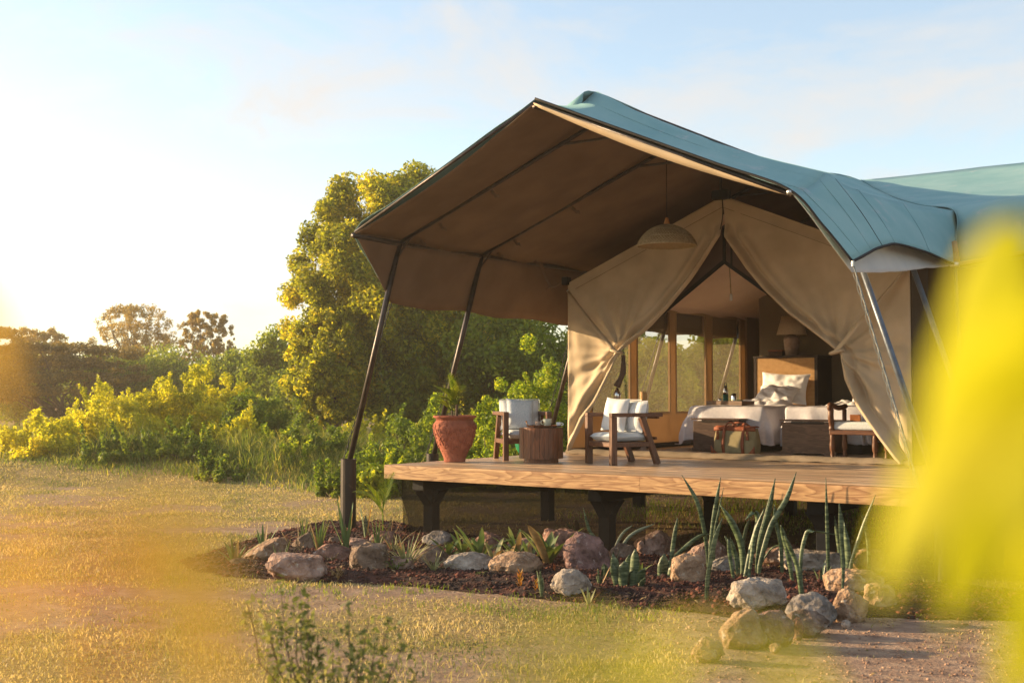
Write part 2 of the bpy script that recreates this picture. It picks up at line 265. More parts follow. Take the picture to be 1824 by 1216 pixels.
# ---------------------------------------------------------------- mesh helpers
class MB:
    def __init__(s): s.v = []; s.f = []; s.n = 0
    def add(s, v, f):
        v = np.asarray(v, float).reshape(-1, 3); k = s.n
        s.v.append(v); s.f += [tuple(int(i)+k for i in q) for q in f]; s.n += len(v); return s
    def box(s, a, b, rz=0, c=None):
        (x0, y0, z0), (x1, y1, z1) = a, b
        v = np.array([(x, y, z) for z in (z0, z1) for y in (y0, y1) for x in (x0, x1)], float)
        if rz:
            c = np.array(c if c is not None else [(x0+x1)/2, (y0+y1)/2, 0.]); q = v-c
            v = np.stack([q[:, 0]*math.cos(rz)-q[:, 1]*math.sin(rz), q[:, 0]*math.sin(rz)+q[:, 1]*math.cos(rz), q[:, 2]], 1)+c
        return s.add(v, [(0, 2, 3, 1), (4, 5, 7, 6), (0, 1, 5, 4), (2, 6, 7, 3), (0, 4, 6, 2), (1, 3, 7, 5)])
    def beam(s, p, q, w, h, up=(0, 0, 1)):
        p, q = Vector(p), Vector(q); d = (q-p).normalized(); u = Vector(up)
        if abs(d.dot(u)) > .98: u = Vector((0, 1, 0))
        x = d.cross(u).normalized()*w/2; y = x.cross(d).normalized()*h/2
        v = [o+a*x+b*y for o in (p, q) for a, b in ((-1, -1), (1, -1), (1, 1), (-1, 1))]
        return s.add([tuple(c) for c in v], [(0, 1, 2, 3), (7, 6, 5, 4), (0, 4, 5, 1), (1, 5, 6, 2), (2, 6, 7, 3), (3, 7, 4, 0)])
    def tube(s, pts, rad, n=8, cap=True):
        P = [Vector(p) for p in pts]; rr = rad if isinstance(rad, (list, tuple)) else [rad]*len(P)
        V = []; u = None
        for i, p in enumerate(P):
            d = (P[min(i+1, len(P)-1)]-P[max(i-1, 0)]).normalized()
            if u is None: u = d.orthogonal().normalized()
            else: u = (u-d*u.dot(d)).normalized()
            w = d.cross(u)
            for k in range(n):
                a = 2*math.pi*k/n; V.append(tuple(p+(u*math.cos(a)+w*math.sin(a))*rr[i]))
        F = [(i*n+k, i*n+(k+1) % n, (i+1)*n+(k+1) % n, (i+1)*n+k) for i in range(len(P)-1) for k in range(n)]
        if cap: F += [tuple(range(n))[::-1], tuple(range((len(P)-1)*n, len(P)*n))]
        return s.add(V, F)
    def lathe(s, prof, c=(0, 0, 0), n=32, closed=False):
        V = [(c[0]+r*math.cos(2*math.pi*k/n), c[1]+r*math.sin(2*math.pi*k/n), c[2]+z) for r, z in prof for k in range(n)]
        m = len(prof); F = [(i*n+k, i*n+(k+1) % n, (i+1)*n+(k+1) % n, (i+1)*n+k) for i in range(m-1) for k in range(n)]
        if not closed:
            if prof[0][0] > 1e-4: F.append(tuple(range(n))[::-1])
            if prof[-1][0] > 1e-4: F.append(tuple(range((m-1)*n, m*n)))
        return s.add(V, F)
    def grid(s, G, wrap=False):
        G = np.asarray(G, float); a, b = G.shape[:2]
        F = [(i*b+j, i*b+j+1, (i+1)*b+j+1, (i+1)*b+j) for i in range(a-1) for j in range(b-1)]
        if wrap: F += [((a-1)*b+j, (a-1)*b+j+1, j+1, j) for j in range(b-1)]
        return s.add(G.reshape(-1, 3), F)
    def ribbon(s, pts, w, side=None, prof=None, fold=.25):
        """a leaf: centre line, width profile, shallow V section"""
        P = [Vector(p) for p in pts]; n = len(P); V = []
        for i, p in enumerate(P):
            d = (P[min(i+1, n-1)]-P[max(i-1, 0)]).normalized()
            x = Vector(side) if side is not None else d.cross(Vector((0, 0, 1)))
            if x.length < 1e-3: x = Vector((1, 0, 0))
            x = (x-d*x.dot(d)).normalized(); nn = d.cross(x)
            t = i/(n-1); k = prof(t) if prof else math.sin(math.pi*min(1, t*.8+.2))**.6
            V += [tuple(p-x*w/2*k+nn*w*fold*k*.5), tuple(p), tuple(p+x*w/2*k+nn*w*fold*k*.5)]
        F = []
        for i in range(n-1): F += [(3*i, 3*i+1, 3*i+4, 3*i+3), (3*i+1, 3*i+2, 3*i+5, 3*i+4)]
        return s.add(V, F)
    def build(s, name, m, parent=None, smooth=False, loc=None, bevel=0, solid=0, subd=0):
        me = bpy.data.meshes.new(name)
        V = np.concatenate(s.v) if s.v else np.zeros((0, 3))
        if loc is not None: V = V-np.array(loc)
        me.from_pydata(V.tolist(), [], s.f); me.validate(); me.update()
        me.materials.append(M[m] if isinstance(m, str) else m)
        if smooth: me.shade_smooth()
        o = bpy.data.objects.new(name, me); COL.objects.link(o)
        if loc is not None: o.location = loc
        if parent is not None: o.parent = parent
        if subd: q = o.modifiers.new('s', 'SUBSURF'); q.levels = q.render_levels = subd
        if solid: q = o.modifiers.new('t', 'SOLIDIFY'); q.thickness = solid; q.offset = 0
        if bevel: q = o.modifiers.new('b', 'BEVEL'); q.width = bevel; q.segments = 2; q.limit_method = 'ANGLE'
        return o

def smoothline(P, k=6):
    P = [np.array(p, float) for p in P]; out = []
    Q = [2*P[0]-P[1]]+P+[2*P[-1]-P[-2]]
    for i in range(1, len(Q)-2):
        a, b, c, d = Q[i-1:i+3]
        for j in range(k):
            t = j/k; out.append(.5*((2*b)+(c-a)*t+(2*a-5*b+4*c-d)*t*t+(3*b-a-3*c+d)*t**3))
    out.append(P[-1]); return np.array(out)

def surf(G, ku=6, kv=6):
    """smooth surface through a small grid of control points"""
    G = np.asarray(G, float)
    A = np.stack([smoothline(list(G[:, j]), ku) for j in range(G.shape[1])], 1)
    return np.stack([smoothline(list(A[i]), kv) for i in range(A.shape[0])], 0)

def tag(o, label=None, cat=None, group=None, kind=None):
    if label: o['label'] = label
    if cat: o['category'] = cat
    if group: o['group'] = group
    if kind: o['kind'] = kind
    return o
def thing(name, label, cat, loc=(0, 0, 0), rz=0, group=None):
    o = bpy.data.objects.new(name, None); COL.objects.link(o); o.location = loc; o.rotation_euler = (0, 0, rz)
    o.empty_display_size = .1
    return tag(o, label, cat, group)
def copy_tree(o, parent=None):
    c = o.copy(); COL.objects.link(c)
    if parent is not None: c.parent = parent
    for ch in [x for x in bpy.data.objects if x.parent == o]: copy_tree(ch, c)
    return c
def rawmesh(name, V, F, m, parent=None, smooth=False, loc=None):
    """big meshes from numpy arrays, all faces with the same number of corners"""
    V = np.ascontiguousarray(V, np.float32); F = np.ascontiguousarray(F, np.int32); k = F.shape[1]
    me = bpy.data.meshes.new(name)
    me.vertices.add(len(V)); me.vertices.foreach_set('co', V.ravel())
    me.loops.add(F.size); me.loops.foreach_set('vertex_index', F.ravel())
    me.polygons.add(len(F)); me.polygons.foreach_set('loop_start', np.arange(0, F.size, k, dtype=np.int32))
    me.polygons.foreach_set('loop_total', np.full(len(F), k, np.int32))
    me.update(calc_edges=True); me.materials.append(M[m] if isinstance(m, str) else m)
    if smooth: me.shade_smooth()
    o = bpy.data.objects.new(name, me); COL.objects.link(o)
    if parent is not None: o.parent = parent
    if loc is not None: o.location = loc
    return o
# right and forward on the ground as seen from where the photographer stood
RT = np.array([.8111, .5849]); FW = np.array([-.5849, .8111])
def site(right, forward): return np.array([CAM.x, CAM.y])+RT*right+FW*forward
def to_site(x, y): return (x-CAM.x)*RT[0]+(y-CAM.y)*RT[1], (x-CAM.x)*FW[0]+(y-CAM.y)*FW[1]
def sstep(a, b, x):
    t = np.clip((x-a)/(b-a), 0, 1); return t*t*(3-2*t)
def vnoise(x, y, s=1.0, seed=0):
    """cheap value noise for arrays"""
    x = np.asarray(x)*s; y = np.asarray(y)*s; xi = np.floor(x).astype(np.int64); yi = np.floor(y).astype(np.int64)
    def h(i, j):
        k = (i*374761393+j*668265263+seed*974634777) & 0xffffffff; k = ((k ^ (k >> 13))*1274126177) & 0xffffffff
        return ((k ^ (k >> 16)) & 0xffff)/65535.0
    fx = x-xi; fy = y-yi; fx = fx*fx*(3-2*fx); fy = fy*fy*(3-2*fy)
    return (h(xi, yi)*(1-fx)+h(xi+1, yi)*fx)*(1-fy)+(h(xi, yi+1)*(1-fx)+h(xi+1, yi+1)*fx)*fy
def fbm(x, y, s=1.0, seed=0, o=4):
    t = 0; a = .5; n = 0
    for i in range(o): t = t+a*vnoise(x, y, s*2**i, seed+i); n += a; a *= .5
    return t/n
# ---- measured positions in metres
ROCKS=[
 (0.396, -2.366, 0.536, 0.245, 'tilt', 'pinkish rock leaning at the left end of the rock border beside the sprawling agave', 'tan'),
 (1.508, -2.974, 0.603, 0.241, 'flat', 'wide flat-topped wedge rock at the front left of the rock border', 'pink'),
 (0.028, -1.399, 0.343, 0.213, 'wedge', 'brown sloping rock with a dark right side behind the flat-topped wedge rock', 'brown'),
 (0.977, -1.929, 0.445, 0.191, 'round', 'rounded red-brown rock directly right of the flat-topped wedge rock', 'red'),
 (1.856, -2.3, 0.411, 0.314, 'block', 'upright grey-brown rock beside the round-leaved weed in the left bed', 'brown'),
 (0.335, -0.858, 0.364, 0.112, 'flat', 'low flat pink slab in front of the leaning tent pole sleeve', 'pink'),
 (0.449, -0.499, 0.413, 0.182, 'round', 'smooth reddish rock below the young palm left of the deck', 'red'),
 (-0.02, -0.86, 0.178, 0.107, 'round', 'small brown stone half hidden in mulch left of the black pole sleeve', 'brown'),
 (1.147, -0.322, 0.399, 0.208, 'round', 'grey rounded rock at the foot of the first black deck post', 'grey'),
 (2.025, -1.544, 0.422, 0.213, 'round', 'brown-grey rock behind the dry pale spider plant', 'brown'),
 (2.659, -1.676, 0.529, 0.211, 'round', 'whitish grey low rock with dark speckles in the middle of the front row', 'pale'),
 (3.166, -1.572, 0.563, 0.232, 'round', 'rounded tan boulder right behind the orange-tipped succulent', 'tan'),
 (1.92, -0.317, 0.393, 0.245, 'round', 'brown rock half hidden behind strap-leaved plants under the net skirt', 'red'),
 (2.873, -0.35, 0.437, 0.345, 'block', 'dark red rock half hidden behind the broad-leaved bromeliad', 'red'),
 (3.635, -0.987, 0.492, 0.429, 'tall', 'large upright purple-red boulder with white veins before the second deck post', 'purple'),
 (4.278, -2.259, 0.387, 0.244, 'round', 'round white-crusted stone in the front row below the purple-red boulder', 'pale'),
 (3.617, 0.481, 0.485, 0.302, 'wedge', 'pointed tan rock in the back row under the deck edge', 'pink'),
 (4.441, 0.109, 0.451, 0.305, 'wedge', 'peaked pinkish rock behind the tall snake plant leaves', 'pink'),
 (4.864, -1.118, 0.338, 0.306, 'block', 'square block rock with a flat top beside the single tall snake plant blade', 'tan'),
 (4.903, 0.958, 0.59, 0.211, 'wedge', 'long low grey-pink rock at the back behind the leaning snake plants', 'pink'),
 (5.482, 0.361, 0.658, 0.236, 'flat', 'pale slab with an undercut edge lying between the snake plants', 'pale'),
 (5.956, -1.968, 0.489, 0.275, 'facet', 'big faceted grey boulder standing alone on the dark mulch edge', 'pale'),
 (6.321, -0.646, 0.562, 0.229, 'flat', 'flat tan rock at the right end of the bed by the yellow leaves', 'tan'),
 (5.935, 0.862, 0.367, 0.234, 'round', 'pale round rock under the right end of the deck', 'tan'),
 (6.549, -2.22, 0.443, 0.245, 'round', 'rounded grey-brown rock topmost of the cluster at the bare soil', 'grey'),
 (6.747, -1.897, 0.303, 0.25, 'round', 'tan rock right of the rounded rock, dulled by yellow leaf blur', 'tan'),
 (6.671, -2.65, 0.374, 0.182, 'round', 'dark brown rock lying low in front of the rock cluster on bare soil', 'brown'),
 (6.632, -3.176, 0.318, 0.244, 'round', 'dark purplish rock joined to the big sloping boulder in front', 'purple'),
 (6.483, -3.336, 0.369, 0.27, 'wedge', 'big sloping tan boulder at the lower front left of the rock cluster', 'tan'),
 (6.689, -2.842, 0.106, 0.152, 'round', 'small reddish rock squeezed between the dark rocks on bare soil', 'red'),
 (6.836, -2.233, 0.082, 0.055, 'round', 'small pale pebble on the bare soil right of the rock cluster', 'pale'),
 (6.756, -3.409, 0.088, 0.058, 'round', 'orange-brown pebble in front of the big sloping boulder', 'tan'),
 (0.487, -2.824, 0.232, 0.106, 'round', 'small brown rock under the sprawling agave at the very left end', 'brown'),
 (2.118, -2.113, 0.281, 0.167, 'block', 'small angular rock between the upright grey-brown rock and the large spider plant', 'pink'),
 (2.225, -0.1, 0.386, 0.18, 'wedge', 'grey-pink rock half hidden between strap plants under the net skirt', 'pink'),
 (3.499, -0.004, 0.302, 0.2, 'round', 'small dark rock right of the purple-red boulder in the back row', 'brown'),
 (4.835, -0.208, 0.385, 0.179, 'facet', 'small grey rock between the square block rock and the snake plant clump', 'grey'),
 (6.488, -3.924, 0.237, 0.139, 'round', 'low tan stone at the left foot of the big sloping boulder, on the grass', 'tan'),
 (6.787, -1.317, 0.286, 0.224, 'block', 'tan rock at the right end of the border behind the yellow blur', 'tan'),
 (1.529, -2.736, 0.247, 0.139, 'round', 'small reddish stone right beside the flat-topped wedge rock', 'red'),
]
SNAKE=[
 ('tall snake plant with a bent-back blade, just right of the peaked pinkish rock', 'green', [([(4.587, -0.16, 0.03), (4.587, -0.16, 0.215), (4.551, -0.202, 0.535), (4.499, -0.252, 0.765), (4.383, -0.348, 1.014)], 0.042), ([(4.628, -0.207, 0.03), (4.65, -0.206, 0.312), (4.686, -0.196, 0.63), (4.741, -0.176, 0.992)], 0.042), ([(4.675, -0.182, 0.03), (4.675, -0.182, 0.171), (4.681, -0.19, 0.419), (4.715, -0.177, 0.63), (4.758, -0.16, 0.895)], 0.023)]),
 ('single tall mottled snake plant blade standing at the mulch edge by the square block rock', 'green', [([(5.499, -1.989, 0.03), (5.516, -1.988, 0.254), (5.566, -1.967, 0.552), (5.626, -1.936, 0.775)], 0.045)]),
 ('snake plant with one long blade arching right above the square block rock', 'green', [([(4.235, -0.565, 0.03), (4.404, -0.453, 0.214), (4.579, -0.336, 0.39), (4.708, -0.244, 0.425)], 0.047), ([(4.357, -0.551, 0.03), (4.392, -0.54, 0.292), (4.434, -0.525, 0.59)], 0.042), ([(4.53, -0.994, 0.03), (4.533, -0.998, 0.148), (4.543, -0.998, 0.283)], 0.084), ([(4.598, -1.013, 0.03), (4.613, -1.006, 0.105), (4.633, -0.995, 0.172)], 0.054)]),
 ('dense snake plant clump with an arched blade in the middle of the dark mulch', 'green', [([(5.152, -0.545, 0.03), (5.159, -0.555, 0.316), (5.097, -0.613, 0.552), (4.993, -0.699, 0.762)], 0.064), ([(5.193, -0.784, 0.03), (5.164, -0.816, 0.245), (5.143, -0.843, 0.46)], 0.036), ([(5.173, -0.666, 0.03), (5.152, -0.695, 0.297), (5.109, -0.735, 0.464)], 0.029), ([(5.213, -0.637, 0.03), (5.275, -0.608, 0.33), (5.338, -0.576, 0.597), (5.311, -0.601, 0.701), (5.235, -0.652, 0.631)], 0.047), ([(5.377, -0.91, 0.03), (5.417, -0.896, 0.306), (5.448, -0.885, 0.533), (5.52, -0.846, 0.777)], 0.035), ([(4.689, 0.462, 0.03), (4.702, 0.46, 0.25), (4.728, 0.471, 0.397), (4.761, 0.488, 0.526)], 0.04)]),
 ('two crossing snake plant blades that reach highest against the deck', 'green', [([(5.179, -0.224, 0.03), (5.179, -0.224, 0.13), (5.207, -0.217, 0.387), (5.269, -0.186, 0.662), (5.331, -0.16, 1.006)], 0.063), ([(5.249, -0.337, 0.03), (5.249, -0.337, 0.148), (5.349, -0.286, 0.539), (5.48, -0.206, 0.811), (5.562, -0.16, 1.075)], 0.048), ([(4.878, 0.437, 0.03), (4.993, 0.511, 0.212), (5.105, 0.589, 0.266)], 0.018)]),
 ('snake plant clump with a folded-over blade before the pale undercut slab', 'green', [([(5.407, -0.16, 0.03), (5.407, -0.16, 0.039), (5.401, -0.181, 0.364), (5.359, -0.224, 0.603), (5.353, -0.237, 0.756)], 0.041), ([(5.691, -0.555, 0.03), (5.658, -0.593, 0.292), (5.623, -0.629, 0.489), (5.596, -0.654, 0.603)], 0.046), ([(6.153, -1.463, 0.03), (6.124, -1.5, 0.337), (6.068, -1.55, 0.516), (6.028, -1.584, 0.621)], 0.039), ([(6.148, -1.413, 0.03), (6.132, -1.442, 0.361), (6.168, -1.428, 0.601), (6.212, -1.399, 0.654), (6.382, -1.275, 0.624)], 0.032)]),
 ('lone upright snake plant blade in front of the third deck post', 'green', [([(5.88, -0.16, 0.03), (5.88, -0.16, 0.213), (5.877, -0.179, 0.53), (5.873, -0.208, 1.039)], 0.032), ([(5.397, 0.972, 0.03), (5.388, 0.953, 0.287), (5.435, 0.983, 0.361), (5.495, 1.025, 0.379)], 0.012)]),
 ('broad striped snake plant with three blades beside the flat tan rock', 'green', [([(5.783, 0.477, 0.03), (5.755, 0.442, 0.327), (5.729, 0.408, 0.607)], 0.038), ([(6.051, -0.16, 0.03), (6.051, -0.16, 0.111), (6.046, -0.182, 0.459), (6.02, -0.217, 0.79)], 0.075), ([(6.367, -1.089, 0.03), (6.386, -1.088, 0.266), (6.378, -1.104, 0.464)], 0.026)]),
 ('pair of thin crossing snake plant blades at the far right of the bed', 'green', [([(6.141, -0.261, 0.03), (6.141, -0.261, 0.213), (6.229, -0.216, 0.556), (6.33, -0.16, 0.892)], 0.035), ([(6.065, 0.462, 0.03), (6.06, 0.44, 0.401), (6.01, 0.391, 0.651)], 0.037)]),
 ('two pale slanting blades just right of the purple-red boulder', 'pale', [([(3.255, 0.105, 0.03), (3.361, 0.17, 0.26), (3.465, 0.239, 0.384)], 0.037), ([(3.395, -0.054, 0.03), (3.547, 0.042, 0.284), (3.772, 0.197, 0.426)], 0.037)]),
 ('short stubby snake plant cluster with broad mottled leaves below the purple-red boulder', 'green', [([(4.493, -1.736, 0.03), (4.464, -1.765, 0.198), (4.436, -1.794, 0.358)], 0.08), ([(4.538, -1.765, 0.03), (4.535, -1.775, 0.174), (4.551, -1.77, 0.301)], 0.086), ([(4.539, -1.641, 0.03), (4.57, -1.628, 0.223), (4.58, -1.63, 0.4)], 0.077), ([(4.577, -1.675, 0.03), (4.625, -1.645, 0.118), (4.667, -1.621, 0.238)], 0.076), ([(4.48, -1.62, 0.03), (4.497, -1.617, 0.2), (4.508, -1.617, 0.345)], 0.07), ([(4.177, -1.384, 0.03), (4.132, -1.422, 0.13), (4.114, -1.439, 0.214)], 0.054)]),
 ('thin snake plant growing behind the purple-red boulder with a pink flower beside it', 'green', [([(3.251, -0.16, 0.03), (3.251, -0.16, 0.227), (3.186, -0.214, 0.359), (3.135, -0.263, 0.604)], 0.035)]),
]
ROSETTES=[
 (-0.464, -0.939, 6, 0.329, 0.137, 'blade', 'thin grassy tuft behind the brown sloping rock'),
 (1.104, -2.059, 7, 0.156, 0.12, 'dry', 'small dry sprig squeezed between the round red-brown and upright rocks'),
 (1.484, -2.047, 7, 0.237, 0.106, 'blade', 'slim yellow-green blades over the top of the upright grey-brown rock'),
 (1.081, -1.054, 8, 0.281, 0.192, 'spider', 'small variegated plant behind the large spider plant'),
 (1.798, -0.949, 8, 0.25, 0.212, 'strap', 'strap-leaved plant between the grey and the whitish rocks'),
 (2.63, -0.958, 8, 0.313, 0.24, 'strap_pale', 'pale strap plant behind the rounded tan boulder'),
 (2.894, -0.926, 7, 0.274, 0.155, 'strap', 'green strap plant touching the broad-leaved bromeliad on its left'),
 (3.916, -1.79, 7, 0.118, 0.129, 'round', 'small leafy weed on top edge of the round white-crusted stone'),
 (3.862, -0.832, 6, 0.252, 0.115, 'snake', 'dark snake plant tucked behind the short stubby cluster'),
 (4.313, -1.068, 7, 0.166, 0.144, 'strap', 'low green plant right of the short stubby snake plant cluster'),
 (5.221, -0.678, 5, 0.163, 0.119, 'dry', 'dry leaf stubs in the mulch above the big faceted grey boulder'),
 (5.938, -1.501, 6, 0.098, 0.079, 'blade', 'small green tuft at the right foot of the big faceted grey boulder'),
 (5.889, -0.368, 6, 0.193, 0.096, 'snake', 'small snake plant in front of the flat tan rock'),
 (0.419, -2.815, 9, 0.367, 0.325, 'agave', 'sprawling yellow-green agave at the left tip of the rock border'),
 (-0.122, -1.921, 8, 0.422, 0.217, 'aloe', 'stiff dark green aloe standing up behind the leaning pinkish rock'),
 (1.217, -2.931, 7, 0.328, 0.079, 'blade', 'thin green blades growing left of the flat-topped wedge rock'),
 (0.662, -2.216, 6, 0.425, 0.146, 'dry', 'dry brown stalky weed behind the flat-topped wedge rock'),
 (0.5, -1.652, 10, 0.417, 0.152, 'blade', 'upright green and tan tuft between the sloping rock and the rounded red-brown rock'),
 (0.645, -1.368, 9, 0.626, 0.217, 'aloe_dry', 'tall aloe with withered tips in front of the black pole sleeve'),
 (-0.008, -0.33, 3, 0.528, 0.035, 'snake', 'thick upright snake plant right of the black pole sleeve'),
 (0.935, -1.159, 8, 0.383, 0.166, 'blade', 'green tuft beside the smooth reddish rock left of the deck'),
 (1.955, -2.858, 8, 0.154, 0.132, 'dry', 'dry tan bundle of cut stalks beside the upright grey-brown rock'),
 (2.158, -2.253, 14, 0.17, 0.124, 'round', 'round-leaved green weed at the foot of the upright grey-brown rock'),
 (2.143, -2.072, 26, 0.378, 0.321, 'spider', 'large variegated spider plant in the middle of the left bed'),
 (2.479, -2.021, 16, 0.249, 0.226, 'spider_dry', 'small dry pale spider plant beside the whitish low rock'),
 (1.94, -0.846, 12, 0.287, 0.25, 'strap', 'leafy green strap plant right of the grey rock by the first deck post'),
 (2.365, -1.096, 9, 0.374, 0.229, 'strap', 'strap-leaved plant with a brown-tipped leaf before the net skirt'),
 (2.685, -1.284, 9, 0.294, 0.259, 'strap_pale', 'pale curving strap plant between the whitish rock and the tan boulder'),
 (2.58, -0.723, 10, 0.318, 0.22, 'strap', 'upright green strap plants left of the broad-leaved bromeliad'),
 (3.142, -0.954, 13, 0.47, 0.329, 'broad', 'broad-leaved bromeliad in front of the dark red rock'),
 (2.313, 0.925, 7, 0.299, 0.204, 'strap', 'small wispy plant left of the top of the purple-red boulder'),
 (3.716, -2.266, 26, 0.188, 0.073, 'orange', 'orange-tipped upright succulent before the rounded tan boulder'),
 (3.461, -1.313, 18, 0.113, 0.091, 'red', 'small fiery orange succulent left of the purple-red boulder'),
 (3.985, -2.389, 14, 0.154, 0.072, 'yellowgreen', 'small yellow-green succulent left of the round white-crusted stone'),
 (4.127, -2.514, 5, 0.211, 0.05, 'snake', 'short striped snake plant left of the round white-crusted stone'),
 (4.284, -1.775, 7, 0.179, 0.116, 'snake', 'dark small snake plant right of the round white-crusted stone'),
 (4.688, -2.614, 6, 0.145, 0.126, 'white', 'white-edged agave in front of the round white-crusted stone'),
 (3.041, -1.985, 9, 0.099, 0.077, 'round', 'tiny green seedling in front of the whitish low rock'),
 (0.354, -0.28, 7, 0.412, 0.165, 'dry', 'reedy yellow shoots under the young palm'),
 (2.182, 1.614, 10, 0.085, 0.071, 'round', 'tiny pink-flowered sprig behind the purple-red boulder'),
]
FRONT_LEAVES={'RIGHT': [((10.3171, -11.3138, 1.8871), (10.2902, -11.3245, 1.8612), 0.0151), ((10.3214, -11.3471, 1.8747), (10.2947, -11.3579, 1.8399), 0.0149), ((10.3234, -11.3576, 1.8667), (10.2934, -11.3703, 1.8184), 0.0179), ((10.3273, -11.3666, 1.8569), (10.2927, -11.3827, 1.8056), 0.0195), ((10.3237, -11.3317, 1.8474), (10.2946, -11.343, 1.795), 0.0218), ((10.3214, -11.308, 1.8335), (10.3016, -11.3116, 1.7701), 0.0206), ((10.3158, -11.265, 1.878), (10.2872, -11.2741, 1.8182), 0.0312), ((10.3042, -11.3572, 1.8302), (10.2846, -11.3633, 1.8046), 0.0099), ((10.3203, -11.3573, 1.8166), (10.3121, -11.3546, 1.7746), 0.0131)],
 'LOW': [((10.318, -11.4691, 1.8009), (10.2898, -11.4855, 1.8057), 0.0062), ((10.3027, -11.4926, 1.8023), (10.2818, -11.5039, 1.8051), 0.0059)],
 'LEFT': [((10.2519, -11.5431, 1.8321), (10.2613, -11.5314, 1.8079), 0.0076), ((10.2677, -11.5564, 1.8315), (10.2743, -11.5474, 1.8135), 0.0054), ((10.2745, -11.5762, 1.8319), (10.2774, -11.5706, 1.8176), 0.003)],
 'SIDE': [((10.2347, -11.5569, 1.8596), (10.2366, -11.5512, 1.8458), 0.0062)]}
TREES=[
 (-16.42, 15.93, 4.29, 3.31, 'great', 'lower golden tree at the left foot of the great tree'),
 (-44.04, 28.1, 4.05, 5.87, 'dense', 'hazy dark tree filling the gap behind the flat-topped acacia'),
 (-49.91, 26.33, 4.51, 5.45, 'dense', 'hazy dark tree at the left edge behind the acacias'),
 (-15.24, 18.02, 4.35, 3.58, 'dense', 'green tree between the two leaning poles, below the awning flap'),
 (-42.65, 24.16, 4.52, 9.08, 'acacia', 'wide flat-topped dark acacia at the far left, in the golden haze'),
 (-42.65, 19.22, 5.14, 6.42, 'acacia', 'tall acacia cut by the left edge of the picture'),
 (-59.64, 41.53, 8.21, 6.36, 'sparse', 'tall airy golden tree, the highest on the left skyline'),
 (-52.64, 41.63, 7.5, 3.82, 'sparse', 'slim see-through tree right of the tall airy golden tree'),
 (-63.31, 36.41, 6.44, 4.89, 'sparse', 'small thin tree peeking over the flat-topped acacia'),
 (-43.28, 31.11, 4.51, 5.75, 'dense', 'hazy broad tree below the tall airy golden tree'),
 (-34.41, 27.64, 3.93, 3.46, 'dense', 'low dark tree behind the bright yellow-green bushes'),
 (-28.26, 24.66, 4.76, 3.1, 'dense', 'rounded green tree left of the great tree, on the skyline'),
 (-25.44, 24.23, 3.23, 3.67, 'dense', 'dark tree standing close behind the left foot of the great tree'),
 (-16.34, 18.46, 9.13, 7.34, 'great', 'great rounded tree with yellow sunlit left side, beside the tent awning'),
 (-15.78, 22.56, 9.15, 4.93, 'great', 'tall tree whose top just shows above the awning edge, right of the great tree'),
 (-11.96, 19.14, 4.99, 4.53, 'dense', 'dense dark tree seen under the awning flap'),
 (-10.83, 22.43, 4.79, 4.04, 'dense', 'dense green tree directly left of the tent wall'),
 (-7.24, 20.08, 3.5, 2.48, 'gold', 'tree coloured as if golden-lit, seen through the middle tent window'),
 (-6.52, 23.07, 4.29, 2.96, 'gold', 'tree seen through the tent window nearest the beds'),
]
BUSHES=[
 (-8.96, 7.73, 1.29, 1.49, 'green', 'rounded dark green bush beyond the lawn left of the first leaning pole'),
 (-10.51, 7.85, 0.95, 1.67, 'lime', 'light green low bush on the lawn edge, left of the rounded dark green bush'),
 (-4.52, 4.77, 0.94, 1.21, 'lime', 'low leafy bush between the pole sleeve and the deck corner'),
 (-8.01, 9.65, 1.46, 1.54, 'green', 'mid green bush behind the deck corner, left of the big red pot'),
 (-11.27, 6.07, 1.11, 1.86, 'green', 'dark green low bush in the long grass under the tallest yellow bush'),
 (-12.43, 5.23, 0.92, 1.86, 'green', 'dark leafy clump in the long grass at the left of the mound'),
 (-16.69, 5.86, 1.02, 2.34, 'yellow', 'golden low bush at the far left edge of the mound'),
 (-11.9, 8.08, 1.52, 1.6, 'yellow', 'small golden bush between the yellow bushes and the dark tree'),
 (-5.05, 4.38, 0.64, 0.71, 'green', 'small dark green weed clump beside the pole sleeve'),
 (-9.06, 5.19, 0.36, 1.15, 'green', 'low dark tuft bush on the lawn edge in the middle of the mound'),
 (-15.24, 6.91, 2.29, 3.03, 'yellow', 'bright yellow-green bush, left one of the sunlit pair in the long grass'),
 (-15.71, 10.27, 3.27, 3.63, 'yellow', 'tallest bright yellow-green bush with a brown dry patch in front of the dark trees'),
 (-15.88, 8.92, 2.73, 2.64, 'yellow', 'yellow bush filling the gap between the two sunlit bushes'),
 (-13.1, 9.69, 2.49, 1.71, 'green', 'small green bush at the right end of the sunlit bushes'),
 (-14.57, 4.92, 1.53, 2.18, 'yellow', 'low golden bush at the left edge of the long grass'),
 (-4.71, 9.56, 3.19, 2.27, 'lime', 'bright lime-green bush left of the tent wall under the awning'),
 (-8.77, 11.58, 1.99, 1.51, 'lime', 'sunlit bush behind the potted palm'),
 (-4.69, 10.81, 3.09, 1.49, 'green', 'deep green bush touching the tent wall edge in the picture'),
 (-11.59, 12.01, 1.34, 1.91, 'yellow', 'dry golden bush between the two leaning awning poles'),
 (-16.84, 15.63, 2.72, 1.57, 'green', 'dark green bush in the shade below the great tree'),
 (-6.23, 7.24, 1.16, 1.83, 'green', 'low leafy growth behind the front left deck corner'),
 (-4.13, 7.51, 1.19, 1.87, 'lime', 'low lime-green bush behind the left armchair'),
 (-8.53, 6.81, 0.48, 1.07, 'lime', 'round low yellow-green bush on the lawn edge left of the pole sleeve'),
]
NEAR_SHRUB=(7.1168, -8.2697, 1.0067)
